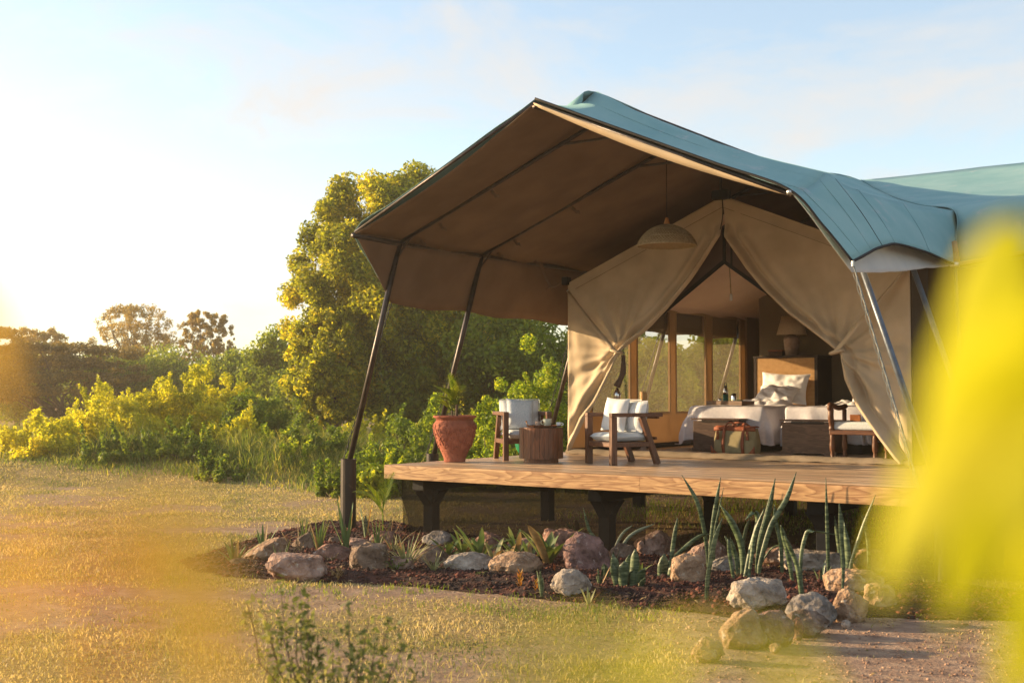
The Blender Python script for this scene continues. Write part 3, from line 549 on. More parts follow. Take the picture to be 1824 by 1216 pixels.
SHRUB_TIPS=[(-0.295, 1.08), (-0.211, 1.116), (-0.137, 1.095), (-0.095, 1.038), (-0.253, 0.985), (0.063, 1.038), (0.127, 0.981), (0.021, 0.943), (0.211, 0.995), (-0.063, 0.943), (0.264, 0.9), (0.106, 0.879), (-0.021, 0.858), (-0.19, 0.985), (0.327, 0.816), (-0.116, 1.006), (-0.274, 1.027), (-0.169, 1.059), (0.232, 0.837), (0.169, 0.922)]
# ---------------------------------------------------------------- the ground
def height(x, y):
    r, f = to_site(x, y)
    h = .03*(fbm(x, y, .35, 3)-.5)
    m = sstep(-1.5, -5, r)*sstep(23.5, 27.5, f)*(1-sstep(36, 50, f))
    h = h+m*(.45+.25*(fbm(x, y, .22, 9)-.5))
    return h*np.where((x > -1.4) & (x < 10) & (y > -1.5) & (y < 14), .35, 1)
def inpoly(x, y, P):
    c = np.zeros(np.shape(x), bool); n = len(P)
    for i in range(n):
        (x0, y0), (x1, y1) = P[i], P[(i+1) % n]
        c ^= ((y0 > y) != (y1 > y)) & (x < (x1-x0)*(y-y0)/(y1-y0+1e-12)+x0)
    return c
BED = [(-.35, -2.9), (-.9, -1.9), (-1.75, .0), (-2.0, .9), (-1.2, 1.5), (-.2, 1.2), (.0, .9), (2, .7), (4, .5), (6.2, .3), (8.2, .3), (8.0, -1.0),
       (6.9, -1.6), (6.45, -2.2), (5.9, -2.35), (5.3, -2.35), (4.6, -2.45), (3.9, -2.55), (2.9, -2.6), (2.3, -2.75), (1.6, -3.05), (.8, -3.25), (.1, -3.2)]
def beddist(x, y):
    """rough distance inside the planting bed"""
    d = np.full(np.shape(x), 9.0)
    for i in range(len(BED)):
        a = np.array(BED[i]); b = np.array(BED[(i+1) % len(BED)]); e = b-a
        t = np.clip(((x-a[0])*e[0]+(y-a[1])*e[1])/(e@e), 0, 1)
        d = np.minimum(d, np.hypot(x-a[0]-t*e[0], y-a[1]-t*e[1]))
    return np.where(inpoly(x, y, BED), d, -d)
def bareness(x, y):
    """0 where grass grows, 1 on bare soil"""
    r, f = to_site(x, y); n = fbm(x, y, .8, 21); n2 = fbm(x, y, 2.6, 5)
    b = sstep(1.25, .0, np.abs(f-(11.25+.35*(n-.5)*2)+.05*r)/.75)*sstep(-6.2, -4.4, r)*(1-sstep(.3, 1.6, r))   # worn path before the bed
    b = np.maximum(b, sstep(-.6, .4, x*.0+(r-1.35)+.55*(9.8-f)*.15+(n-.5)*1.2)*sstep(11.4, 10.2, f))            # red soil lower right
    b = np.maximum(b, sstep(.55, .25, np.hypot((r+7.6)/2.1, (f-14.5)/.75))*.95)                                  # bare patch far left
    b = np.maximum(b, sstep(.5, .2, np.abs(f-16.6-(n-.5)*.6)/1.1)*sstep(-5.2, -4.3, r)*sstep(-1.2, -2, r))       # strip behind the bed
    b = np.maximum(b, .7*sstep(.54, .68, fbm(x, y, .75, 61))*(f < 24))
    under = (x > -.2) & (x < 9.5) & (y > .2) & (y < 11)
    b = np.where(under, np.maximum(b, .75), b)
    return np.clip(b+(n2-.5)*.5*(b > .03), 0, 1)
xs = np.concatenate([-np.geomspace(900, 26, 22), np.arange(-25, 12.5, .17), np.geomspace(13, 900, 22)])
ys = np.concatenate([-np.geomspace(900, 13, 22), np.arange(-12.5, 26, .17), np.geomspace(27, 900, 22)])
X, Y = np.meshgrid(xs, ys); Zg = height(X, Y)
na, nb = X.shape; idx = np.arange(na*nb).reshape(na, nb)
F = np.stack([idx[:-1, :-1], idx[:-1, 1:], idx[1:, 1:], idx[1:, :-1]], -1).reshape(-1, 4)
m, n, N, L = newmat('lawn_ground')
out = N.new('ShaderNodeOutputMaterial'); b = N.new('ShaderNodeBsdfPrincipled'); b.inputs['Roughness'].default_value = 1; b.inputs['Specular IOR Level'].default_value = .1
t = N.new('ShaderNodeTexCoord'); at = N.new('ShaderNodeAttribute'); at.attribute_name = 'bare'
def ramp(scale, stops, detail=8, rough=.6):
    z = N.new('ShaderNodeTexNoise'); z.inputs['Scale'].default_value = scale; z.inputs['Detail'].default_value = detail; z.inputs['Roughness'].default_value = rough
    L.new(t.outputs['Object'], z.inputs['Vector']); r = N.new('ShaderNodeValToRGB'); e = r.color_ramp.elements
    e[0].position, e[1].position = stops[0][0], stops[-1][0]; e[0].color = (*stops[0][1], 1); e[1].color = (*stops[-1][1], 1)
    for p, c in stops[1:-1]: x = e.new(p); x.color = (*c, 1)
    L.new(z.outputs['Fac'], r.inputs[0]); return r.outputs[0], z.outputs['Fac']
g1, _ = ramp(.7, [(.3, (.22, .19, .075)), (.5, (.34, .255, .11)), (.7, (.44, .31, .15))])
g2, gf = ramp(22, [(.3, (.45, .42, .35)), (.7, (1.25, 1.2, 1.1))])
s1, sf = ramp(5, [(.3, (.19, .12, .085)), (.5, (.30, .20, .14)), (.72, (.42, .30, .21))])
mg = N.new('ShaderNodeMix'); mg.data_type = 'RGBA'; mg.blend_type = 'MULTIPLY'; mg.inputs[0].default_value = .8; L.new(g1, mg.inputs[6]); L.new(g2, mg.inputs[7])
mm = N.new('ShaderNodeMix'); mm.data_type = 'RGBA'; L.new(at.outputs['Fac'], mm.inputs[0]); L.new(mg.outputs[2], mm.inputs[6]); L.new(s1, mm.inputs[7])
L.new(mm.outputs[2], b.inputs['Base Color'])
bp = N.new('ShaderNodeBump'); bp.inputs['Strength'].default_value = .9; bp.inputs['Distance'].default_value = .03; L.new(gf, bp.inputs['Height'])
L.new(bp.outputs[0], b.inputs['Normal']); L.new(b.outputs[0], out.inputs[0])
ground = rawmesh('ground', np.stack([X, Y, Zg], -1).reshape(-1, 3), F, m, smooth=True); tag(ground, kind='structure')
ba = ground.data.attributes.new('bare', 'FLOAT', 'POINT'); ba.data.foreach_set('value', bareness(X, Y).ravel().astype(np.float32))

def blades(name, x, y, h, w, mname, lean=.5, bend=.5, base=None):
    """grass blades, each two triangles bent in the middle"""
    k = len(x); a = rng.uniform(0, 2*np.pi, k); ln = rng.uniform(.1, 1, k)*lean*h; d = rng.uniform(0, 2*np.pi, k)
    z = height(x, y) if base is None else base
    sx, sy = np.cos(a)*w/2, np.sin(a)*w/2
    dx, dy = np.cos(d)*ln, np.sin(d)*ln
    V = np.empty((k, 5, 3))
    V[:, 0] = np.stack([x-sx, y-sy, z], 1); V[:, 1] = np.stack([x+sx, y+sy, z], 1)
    mx, my, mz = x+dx*.35, y+dy*.35, z+h*.6
    V[:, 2] = np.stack([mx-sx*.8, my-sy*.8, mz], 1); V[:, 3] = np.stack([mx+sx*.8, my+sy*.8, mz], 1)
    V[:, 4] = np.stack([x+dx, y+dy, z+h*(1-bend*.3*rng.random(k))], 1)
    i = np.arange(k)[:, None]*5
    F = np.concatenate([i+np.array([[0, 1, 3]]), i+np.array([[0, 3, 2]]), i+np.array([[2, 3, 4]])], 0)
    return rawmesh(name, V.reshape(-1, 3), F, mname)
# short lawn
k = 330000; f = rng.uniform(0, 1, k)**1.25*22+5.2; r = rng.uniform(-.56, .5, k)*f*1.0
P = np.array([CAM.x, CAM.y])+r[:, None]*RT+f[:, None]*FW; x, y = P[:, 0], P[:, 1]
keep = (rng.random(k) > bareness(x, y)*1.05-.03) & (beddist(x, y) < .02) & (rng.random(k) < .35+1.3*(fbm(x, y, 1.1, 8)-.25))
x, y = x[keep], y[keep]; f = f[keep]
hh = rng.uniform(.012, .042, len(x))*(.35+1.5*fbm(x, y, 1.2, 4)**1.5)*(1+1.6*(rng.random(len(x)) > .985))
tag(blades('lawn_grass', x, y, hh, .0035+.0006*f, 'grass', lean=1.2), 'short straw-yellow and green lawn grass around the planting bed', 'grass', kind='stuff')
# long grass mound at the left and rough growth behind the deck
k = 130000
f = rng.uniform(22.5, 39, k); r = rng.uniform(-.47, .12, k)*f
P = np.array([CAM.x, CAM.y])+r[:, None]*RT+f[:, None]*FW; x, y = P[:, 0], P[:, 1]
edge = 26.6+3.2*(fbm(x, y, .3, 2)-.5)*2+1.5*(rng.random(k)-.5)-.9*sstep(-9, -6, r)-3.0*sstep(-6, -3.5, r)
keep = (f > edge) & ~((x > -1.5) & (y > -1)) & (rng.random(k) < .3+fbm(x, y, .6, 14)*1.2)
x, y, f = x[keep], y[keep], f[keep]; e2 = (f-edge[keep])
hh = rng.uniform(.15, .5, len(x))*(.3+.9*sstep(0, 2.5, e2))*(.15+2.6*np.clip(fbm(x, y, .55, 6)-.22, 0, 1))
tag(blades('long_grass', x, y, hh, rng.uniform(.010, .024, len(x)), 'tallgrass', lean=.9, bend=1), 'knee-high sunlit wild grass on the mound beyond the lawn', 'long grass', kind='stuff')
# thin grass and shoots below and behind the deck
k = 14000; x = rng.uniform(.3, 9, k); y = rng.uniform(3.5, 13, k)
keep = rng.random(k) < fbm(x, y, .9, 31)
x, y = x[keep], y[keep]
tag(blades('under_deck_grass', x, y, rng.uniform(.03, .14, len(x)), .012, 'green_leaf', lean=.7), 'thin green grass growing in the shade under the deck', 'grass', kind='stuff')
# tufts at the mulch edge and on the worn path
k = 9000; f = rng.uniform(10.0, 12.4, k); r = rng.uniform(-5.6, 3.4, k); P = np.array([CAM.x, CAM.y])+r[:, None]*RT+f[:, None]*FW; x, y = P[:, 0], P[:, 1]
bd = beddist(x, y); keep = (bd < .1) & (bd > -1.0) & (fbm(x, y, 3.0, 77) > .56); x, y = x[keep], y[keep]
tag(blades('edge_grass', x, y, rng.uniform(.02, .075, len(x)), .006, 'green_leaf', lean=1.2), 'scattered small green grass tufts along the mulch edge', 'grass', kind='stuff')

# planting bed: mulch sheet with lumps
gx = np.arange(-2.3, 8.4, .045); gy = np.arange(-3.5, 1.8, .045); X, Y = np.meshgrid(gx, gy); D = beddist(X, Y)+.22*(fbm(X, Y, 2.2, 41)-.5)
def bedz(x, y, d): return height(x, y)+.004+sstep(-.04, .28, d)*.055+(fbm(x, y, 7, 51)-.35)*.05*sstep(0, .15, d)
Zb = bedz(X, Y, D); a_, b_ = X.shape; idx = np.arange(a_*b_).reshape(a_, b_)
ok = (D[:-1, :-1] > -.02) & (D[1:, 1:] > -.02) & (D[:-1, 1:] > -.02) & (D[1:, :-1] > -.02)
F = np.stack([idx[:-1, :-1], idx[:-1, 1:], idx[1:, 1:], idx[1:, :-1]], -1)[ok]
mulch = rawmesh('planting_bed', np.stack([X, Y, Zb], -1).reshape(-1, 3), F, 'mulch', smooth=False); tag(mulch, kind='structure')
def pebbles(name, x, y, z, s, mname, label, cat):
    k = len(x); base = np.array([(1, 0, 0), (-1, 0, 0), (0, 1, 0), (0, -1, 0), (0, 0, 1), (0, 0, -1)], float)
    V = base[None]*rng.uniform(.5, 1.1, (k, 6, 1))*s[:, None, None]+rng.normal(0, .15, (k, 6, 3))*s[:, None, None]
    a = rng.uniform(0, 6.3, k); c, sn = np.cos(a)[:, None], np.sin(a)[:, None]
    V = np.stack([V[..., 0]*c-V[..., 1]*sn, V[..., 0]*sn+V[..., 1]*c, V[..., 2]*.75], -1)+np.stack([x, y, z], -1)[:, None]
    Fb = np.array([(0, 2, 4), (2, 1, 4), (1, 3, 4), (3, 0, 4), (2, 0, 5), (1, 2, 5), (3, 1, 5), (0, 3, 5)])
    F = (np.arange(k)[:, None, None]*6+Fb[None]).reshape(-1, 3)
    return tag(rawmesh(name, V.reshape(-1, 3), F, mname), label, cat, kind='stuff')
k = 30000; x = rng.uniform(-2.2, 8.2, k); y = rng.uniform(-3.4, 1.5, k); d = beddist(x, y)+.22*(fbm(x, y, 2.2, 41)-.5)
kp = (d > -.03+.15*rng.random(k)**2) & (rng.random(k) < .35+fbm(x, y, 1.6, 15)); x, y, d = x[kp], y[kp], d[kp]
pebbles('mulch_clods', x, y, bedz(x, y, d)+.003, rng.uniform(.006, .024, len(x))*rng.uniform(.6, 1.9, len(x))**1.2, 'clod', 'dark red and charcoal volcanic lumps covering the planting bed', 'mulch')
k = 4500; f = rng.uniform(6, 11.5, k); r = rng.uniform(.8, 4.8, k); P = np.array([CAM.x, CAM.y])+r[:, None]*RT+f[:, None]*FW; x, y = P[:, 0], P[:, 1]
kp = (bareness(x, y) > .35) & (beddist(x, y) < 0); x, y = x[kp], y[kp]
pebbles('soil_crumbs', x, y, height(x, y)+.003, rng.uniform(.004, .02, len(x))**1.0*rng.uniform(.4, 1.2, len(x)), 'soilstone', 'loose reddish soil crumbs and small stones on the bare ground', 'gravel')

# ---------------------------------------------------------------- the deck
DZ = .95
deck = thing('wooden_deck', 'raised timber deck with thick golden edge boards on black steel posts under the tent', 'deck', (0, 0, 0))
def fascia(x0, x1, dz):
    # edge board with a slightly wavy sawn top edge
    n = 60; P = []
    for i in range(n+1):
        x = x0+(x1-x0)*i/n; w = .006*(noise.noise(Vector((x*2.2, 3, dz)))-.2); 
        P.append([(x, .0, .775), (x, -.004, .78), (x, -.004, DZ-.02+w), (x, .004, DZ-.002+w), (x, .10, DZ+.0+dz), (x, .10, .775)])
    mb = MB().grid(np.array(P).transpose(1, 0, 2)); k = 6
    mb.f.append(tuple(i*(n+1) for i in range(k))[::-1]); mb.f.append(tuple(i*(n+1)+n for i in range(k)))
    return mb.build('fascia_board', 'fascia', deck, loc=(x0, 0, .86))
fascia(0, 3.70, .000); fascia(3.703, 7.4, .0015); fascia(7.403, 9.6, 0)
MB().box((-.001, .103, .775), (.08, 11.2, DZ-.003)).build('side_board', 'fascia', deck, loc=(0, 5, .86))
mb = MB(); y = .106; row = 0
while y < 11.1:
    w = .098; x = .085
    while x < 9.6:
        l = random.uniform(2.2, 3.8); x2 = min(9.6, x+l)
        mb.box((x, y, .925), (x2-.003, y+w-.004, DZ+random.uniform(-.0015, .0015))); x = x2
    y += w; row += 1
tag(mb.build('decking_boards', M['deckwood'], deck), kind='stuff')
for x in (.32, 2.95, 5.58, 8.2):
    for j, y in enumerate((.55, 3.2, 5.85, 8.5)):
        MB().box((x-.075, y-.075, -.05), (x+.075, y+.075, .62)).build('post', 'blacksteel', deck, bevel=.006)
        mb = MB()
        for s in (-1, 1):   # gusset plates either side of the post head
            mb.add([(x-.07, y+s*.077, .62), (x-.07, y+s*.077, .42), (x-.07, y+s*.26, .62), (x+.07, y+s*.077, .62), (x+.07, y+s*.077, .42), (x+.07, y+s*.26, .62)],
                   [(0, 1, 2), (5, 4, 3), (0, 3, 4, 1), (1, 4, 5, 2), (2, 5, 3, 0)])
            mb.add([(x+s*.077, y-.07, .62), (x+s*.077, y-.07, .46), (x+s*.20, y-.07, .62), (x+s*.077, y+.07, .62), (x+s*.077, y+.07, .46), (x+s*.20, y+.07, .62)],
                   [(0, 1, 2), (5, 4, 3), (0, 3, 4, 1), (1, 4, 5, 2), (2, 5, 3, 0)])
        mb.build('gusset', 'blacksteel', deck)
    MB().box((x-.09, .28, .622), (x+.09, 10.9, .772)).build('beam', 'blacksteel', deck, bevel=.004)
for y in (1.2, 3.0, 5.0, 7.0, 9.0):
    MB().box((.1, y, .70), (9.5, y+.06, .771)).build('joist', 'blacksteel', deck)
# net skirt under the left half, its left edge pulled into a curve
nx_, nz_ = 40, 14; G = []
for i in range(nz_+1):
    t = i/nz_; z = .77*(1-t)-.03*t; x0 = -.11+.27*math.sin(t*math.pi/2)**1.1; row = []
    for j in range(nx_+1):
        s = j/nx_; x = x0+(3.6-x0)*s
        row.append((x, .30+.02*math.sin(x*5+z*3)+.015*noise.noise(Vector((x*3, z*3, 1))), z))
    G.append(row)
MB().grid(G).build('net_skirt', 'skirt', deck, smooth=True)

G = [[(.03+.015*math.sin(y*3+z*4), y, z) for y in np.linspace(.31, 11, 60)] for z in np.linspace(.77, -.03, 8)]  # side net, added to keep low sun from under the deck
MB().grid(G).build('net_skirt', 'skirt', deck, smooth=True)
# ---------------------------------------------------------------- the tent
CX = 2.95
tent = thing('safari_tent', 'large khaki canvas safari tent with a teal shade net roof, front curtains tied open', 'tent', (0, 0, 0))
FRONT = 3.63
# outer net: main roof, right slope, with the edge scalloped between its tie points
stations = [  # ridge, eave prop line, lower edge
 ((CX, -.90, 5.015), (5.80, -.84, 3.765), (6.33, -.62, 3.07)),
 ((CX, -.45, 5.03), (5.79, -.50, 3.81), (6.345, -.42, 3.13)),
 ((CX, .0, 5.13), (5.77, -.12, 3.93), (6.35, -.22, 3.19)),
 ((CX, .33, 5.335), (5.75, .25, 4.075), (6.35, -.04, 3.24)),
 ((CX, .55, 5.30), (5.78, .55, 4.02), (6.35, .25, 3.30)),
 ((CX, 1.3, 5.29), (5.83, 1.07, 3.99), (6.35, .62, 3.35)),
 ((CX, 2.6, 5.28), (5.86, 2.10, 4.01), (6.35, 1.53, 3.355)),
 ((CX, 4.6, 5.29), (5.93, 2.90, 4.04), (6.33, 2.35, 3.33)),
 ((CX, 9.0, 5.54), (6.05, 3.62, 4.08), (6.17, 3.20, 3.385))]
def slope_rows(st, sag=.1, esag=.05, full=False):
    rows = []
    for k_, (a, b, c) in enumerate(st):
        a, b, c = map(np.array, (a, b, c)); r = []; sg = (sag*min(1, k_/3)) if not full else .1+(sag-.1)*min(1, k_/2)
        for t in (0, .25, .5, .75): q = a+(b-a)*t; q = q+np.array([0, 0, -sg*math.sin(t*math.pi)]); r.append(q)
        r.append(b); m_ = (b+c)/2+np.array([.03, 0, -esag*.2]); r += [m_, c]; rows.append(r)
    return np.array(rows, float)
def cloth(G, name, m, parent, ku=6, kv=4, wr=.012, solid=.004):
    S = surf(G, ku, kv); a, b = S.shape[:2]
    for i in range(a):
        for j in range(b):
            p = S[i, j]
            if name == 'roof_lining': S[i, j, 2] -= .045*math.sin(math.pi*(p[1]-.25)/1.75)**2*(p[1] > .25)
            S[i, j, 2] += wr*noise.noise(Vector((p[0]*1.3, p[1]*1.3, p[2]*2)))+wr*.4*noise.noise(Vector((p[0]*4, p[1]*4, 5)))
    return MB().grid(S).build(name, m, parent, smooth=True, solid=solid)
def mirror(G): G = np.array(G, float); G[..., 0] = 2*CX-G[..., 0]; return G
right = slope_rows(stations, .10)
for A in (right[:, :5], right[:, 4:]): cloth(A, 'roof_net', 'fly', tent)
lst = [((a), (b), (c)) for a, b, c in stations[:4]]
lst = [((CX, -.90, 5.015), (5.86, -.60, 3.86), (6.21, .45, 3.10)), ((CX, -.45, 5.03), (5.86, -.45, 3.88), (6.22, .6, 3.1)), ((CX, .0, 5.13), (5.86, -.1, 3.95), (6.23, .75, 3.1)),
       ((CX, .33, 5.335), (5.85, .25, 4.06), (6.23, 1.0, 3.08)), ((CX, 2.6, 5.28), (5.88, 2.0, 4.04), (6.24, 2.0, 3.08)),
       ((CX, 6, 5.33), (5.88, 6, 4.05), (6.24, 6, 3.05)), ((CX, 9, 5.54), (5.88, 9, 4.05), (6.24, 9, 3.05)), ((CX, 12.5, 5.3), (5.88, 12.5, 4.0), (6.24, 12.5, 3.05))]
cloth(mirror(slope_rows(lst, .12)), 'roof_net', 'fly', tent)
an = [((CX, 9.0, 5.54), (6.05, 3.62, 4.08), (6.17, 3.20, 3.385)), ((4.3, 9.0, 5.54), (6.75, 3.5, 4.13), (6.95, 3.1, 3.47)), ((5.9, 9.0, 5.55), (7.9, 3.5, 4.22), (8.0, 3.0, 3.62)), ((9.5, 9, 5.56), (10.0, 3.5, 4.3), (10.2, 3.0, 3.7))]
cloth(slope_rows(an, .22, full=True), 'annex_roof_net', 'fly', tent)
cloth([[(CX, 9, 5.54), (CX, 11, 4.9), (CX, 13, 3.7)], [(6, 9, 5.54), (6, 11, 4.9), (6, 13, 3.7)], [(9.5, 9, 5.56), (9.5, 11, 4.9), (9.5, 13, 3.7)]], 'annex_roof_net', 'fly', tent, wr=.02)
for f_ in (.14, .3, .46, .62, .78):
    S_ = surf(right[:, :5], 6, 4); k_ = int(f_*(S_.shape[0]-1)); MB().tube([S_[k_, j]+np.array([0, 0, .004]) for j in range(S_.shape[1])], .0035, 4).build('roof_seam', 'fly', tent, smooth=True)
    S_ = surf(right[:, 4:], 6, 6); MB().tube([S_[k_, j]+np.array([.004, 0, .003]) for j in range(S_.shape[1])], .0035, 4).build('roof_seam', 'tape' if f_ in (.46,) else 'fly', tent, smooth=True)
# seams, dark edge cords and gold hem
seam = smoothline([right[-1, j]+np.array([0, 0, .012]) for j in range(7)], 8)
MB().tube(seam, .006, 6).build('valley_seam', M['fly'], tent, smooth=True)
MB().tube(smoothline([right[i, -1] for i in range(len(right))], 10), .014, 6).build('edge_cord', 'tape', tent, smooth=True)
MB().tube(smoothline([right[0, j]+np.array([0, -.005, 0]) for j in range(7)], 8), .014, 6).build('edge_cord', 'tape', tent, smooth=True)
MB().tube(smoothline([(6.17, 3.18, 3.375), (6.95, 3.08, 3.46), (8.0, 2.98, 3.61), (10.2, 2.98, 3.69)], 8), .022, 6).build('annex_hem', 'shade', tent, smooth=True)
MB().tube(smoothline([(6.17, 3.22, 3.32), (6.95, 3.12, 3.40), (8.0, 3.05, 3.55)], 8), .016, 6).build('annex_rail', 'pole_bright', tent, smooth=True)
# inner canvas roof
RZ = 5.03
inl = [((CX, -.93, 4.96), (.05, -.61, 3.82), (-.28, .43, 3.035)), ((CX, .25, RZ), (.05, .25, 3.82), (-.29, .95, 3.03)), ((CX, 2, RZ), (.05, 2, 3.81), (-.31, 2.2, 3.01)),
       ((CX, 4.9, RZ), (.05, 4.9, 3.81), (-.32, 4.9, 2.96)), ((CX, 8, RZ), (.05, 8, 3.81), (-.32, 8, 2.95)), ((CX, 12, RZ), (.05, 12, 3.81), (-.32, 12, 2.95))]
def flat_rows(st, sag=.04, cut=.0):
    rows = []
    for i, (a, b, c) in enumerate(st):
        a, b, c = map(np.array, (a, b, c)); r = []
        for t in (0, .25, .5, .75):
            q = a+(b-a)*t+np.array([0, 0, -sag*math.sin(t*math.pi)])
            if i == 0: q[1] += cut*math.sin(t*math.pi)
            r.append(q)
        rows.append(r+[b, (b+c)/2+np.array([.0, 0, .0]), c])
    return np.array(rows, float)
def kinked(G, name, m, parent, kink=4, wr=.01):
    """slope and hanging flap as two smooth cloths that meet in a crease along the eave rail"""
    G = np.array(G, float)
    for A in (G[:, :kink+1], G[:, kink:]): cloth(A, name, m, parent, 8, 4, wr)
kinked(flat_rows(inl, .05, .07), 'roof_lining', 'lining', tent)
inr = [((CX, -.93, 4.96), (5.80, -.80, 3.73)), ((CX, .25, RZ), (5.85, .25, 3.8)), ((CX, 2, RZ), (5.85, 2, 3.8)), ((CX, 5, RZ), (5.85, 5, 3.8)), ((CX, 12, RZ), (5.85, 12, 3.8))]
rows = []
for i, (a, b) in enumerate(inr):
    a, b = np.array(a), np.array(b); rows.append([a+(b-a)*t+np.array([0, (.10 if i == 0 else 0)*math.sin(t*math.pi), -.05*math.sin(t*math.pi)]) for t in (0, .25, .5, .75, 1)])
cloth(rows, 'roof_lining', 'lining', tent, 8, 4)
# hem band that hangs below the front edge of the right slope
hem = []
for t in np.linspace(0, 1, 25):
    a = np.array(inr[0][0])+(np.array(inr[0][1])-np.array(inr[0][0]))*t; s = math.sin(t*math.pi)
    hem.append([a+np.array([0, -.01, .005-.02*s]), a+np.array([0, .0+.02*s, -.01-.045*s]), a+np.array([0, .02+.04*s, -.025-.075*s])])
MB().grid(hem).build('lining_hem', 'canvas', tent, smooth=True, solid=.004)
fl = [[(5.82, -.82, 3.73), (6.02, -.70, 3.42), (6.24, -.40, 2.985)], [(5.86, .25, 3.78), (6.08, .25, 3.45), (6.25, .35, 3.05)], [(5.86, 1.6, 3.78), (6.1, 1.6, 3.48), (6.25, 1.7, 3.20)], [(5.9, 3.1, 3.78), (6.1, 3.1, 3.55), (6.2, 3.05, 3.35)]]
cloth(fl, 'roof_flap', 'flap_in', tent, 8, 8, .02)
# ridge, eave rails, rafters, props
MB().tube([(CX, -.92, 4.93), (CX, .2, 4.97), (CX, 12, 4.97)], .032, 8).build('ridge_pole', 'pole', tent, smooth=True)
MB().tube([(CX, .30, 5.295), (CX, 8, 5.25)], .02, 8).build('upper_ridge_rail', 'pole', tent, smooth=True)
MB().tube([(CX, -.90, 4.975), (.04, -.60, 3.83)], .018, 8).build('front_rafter', 'pole', tent, smooth=True)
MB().tube([(CX, -.91, 4.96), (5.80, -.81, 3.72)], .016, 8).build('front_rafter', 'pole', tent, smooth=True)
MB().lathe([(0, -.02), (.03, -.02), (.034, .01), (.02, .028), (0, .03)], (5.81, -.83, 3.735), 12).build('pole_end_cap', 'steel', tent, smooth=True)
for s in (-1, 1):
    x0 = CX+s*2.93
    MB().tube([(x0, -.62 if s < 0 else .1, 3.79 if s < 0 else 3.76), (x0, .25, 3.775), (x0, 12, 3.775)], .035, 8).build('eave_rail', 'pole', tent, smooth=True)
for i, v in enumerate((.25, 2.0, 4.9, 7.75, 10.7)):
    for s in (-1, 1):
        x0 = CX+s*2.93
        MB().tube([(CX, v, 4.93), (x0, v, 3.78)], .026, 8).build('rafter', 'pole', tent, smooth=True)
        if i < 2 or v > 4: MB().tube([(x0+s*-.06, v, 3.80), (x0-s*.08, v, 4.0)], .015, 6).build('roof_prop', 'pole', tent, smooth=True)
        if s > 0 and i > 1: continue
        dz_ = .98
        top = Vector((x0, v, 3.77)); xs_ = CX+s*(3.86 if s < 0 else 3.80)
        foot = Vector((xs_, v+.06, dz_-.1)) if s < 0 else Vector((xs_+.15, v-.05, .75))
        MB().tube([top, foot], .037 if s < 0 else .031, 10).build('leaning_pole', 'pole' if s < 0 else 'pole_bright', tent, smooth=True)
        if s > 0: MB().tube([foot, foot+Vector((0, 0, -.8))], .05, 10).build('pole_sleeve', 'sleeve', tent)
        MB().tube([top+(foot-top)*.075, Vector((x0-s*.19, v+.02, 3.86))], .012, 6).build('pole_brace', 'pole', tent)
        if s < 0 or i < 2:
            c = (foot.x, foot.y, 0); rr = .103 if i == 0 else .088; hh_ = .98
            sv = MB().lathe([(rr, -.1), (rr, hh_), (rr*.86, hh_), (rr*.86, hh_-.25), (0, hh_-.25)], c, 20).build('pole_sleeve', 'sleeve', tent, smooth=False)
            MB().lathe([(rr*1.02, .46), (rr*1.02, .475)], c, 20, closed=True).build('weld_ring', 'sleeve', sv)
    # brace near the ridge
    MB().tube([(CX-.45, v, 4.76), (CX+.45, v, 4.76)], .016, 6).build('collar_tie', 'pole', tent)
# twisted guy ropes
def rope(a, b, name='guy_rope', m='rope', r=.011, gap=.03, sag=0.0):
    a, b = Vector(a), Vector(b); mb = MB(); n = int((b-a).length/.03)
    for ph in (0, math.pi):
        P = []
        for i in range(n+1):
            t = i/n; p = a.lerp(b, t); p.z -= sag*math.sin(t*math.pi); an_ = t*(b-a).length*22+ph
            P.append(p+Vector((math.cos(an_)*gap*.4, math.sin(an_)*gap*.4, 0)))
        mb.tube(P, r*.6, 4)
    return mb.build(name, m, tent, smooth=True)
rope((-.28, .43, 3.03), (-.97, .27, .95)); rope((-.31, 2.1, 3.0), (-.99, 2.02, .95)); rope((-.32, 4.9, 2.96), (-1.0, 4.9, .95)); rope((-.32, 7.75, 2.96), (-1.0, 7.7, .95))
rope((6.33, -.62, 3.06), (6.85, -.2, .75), m='rope_pale', r=.012, gap=.008)
rope((6.25, -.36, 2.98), (6.80, -.12, .75), m='rope_pale', r=.006, gap=.03)
MB().box((6.325, -.64, 3.02), (6.345, -.61, 3.075)).build('rope_buckle', 'steel', tent, bevel=.004)
# cloth ties on the rails
def cloth_tie(p, d, l=.22, w=.05):
    p = Vector(p); d = Vector(d).normalized(); P = [p+d*l*t+Vector((0, 0, -.07*t*t+.02*math.sin(t*9))) for t in np.linspace(0, 1, 7)]
    MB().ribbon(P, w, side=(0, 0, 1), prof=lambda t: 1-.5*t, fold=.5).build('cloth_tie', 'lining', tent, smooth=True, solid=.004)
for (x, y, z) in ((.12, .55, 3.83), (.1, 2.25, 3.83), (.55, .42, 3.98), (1.45, .32, 4.30), (1.5, 2.05, 4.31), (.08, 3.2, 3.80), (.5, 2.1, 3.96)):
    cloth_tie((x, y, z), (.6, -.3, -.1)); 
cloth_tie((.06, 3.35, 3.80), (.25, .5, -.85), .45, .07); cloth_tie((.38, 3.6, 3.5), (-.8, -.5, -.15), .3, .04)
MB().box((.33, 3.56, 3.46), (.43, 3.68, 3.58)).build('corner_bracket', 'blacksteel', tent, bevel=.01)
MB().box((2.82, 3.52, 4.50), (3.08, 3.62, 4.63)).build('ridge_bracket', 'blacksteel', tent, bevel=.02)
MB().tube([(CX, 3.56, 4.6), (CX, 3.56, 4.95)], .02, 8).build('hanger_rod', 'pole', tent)
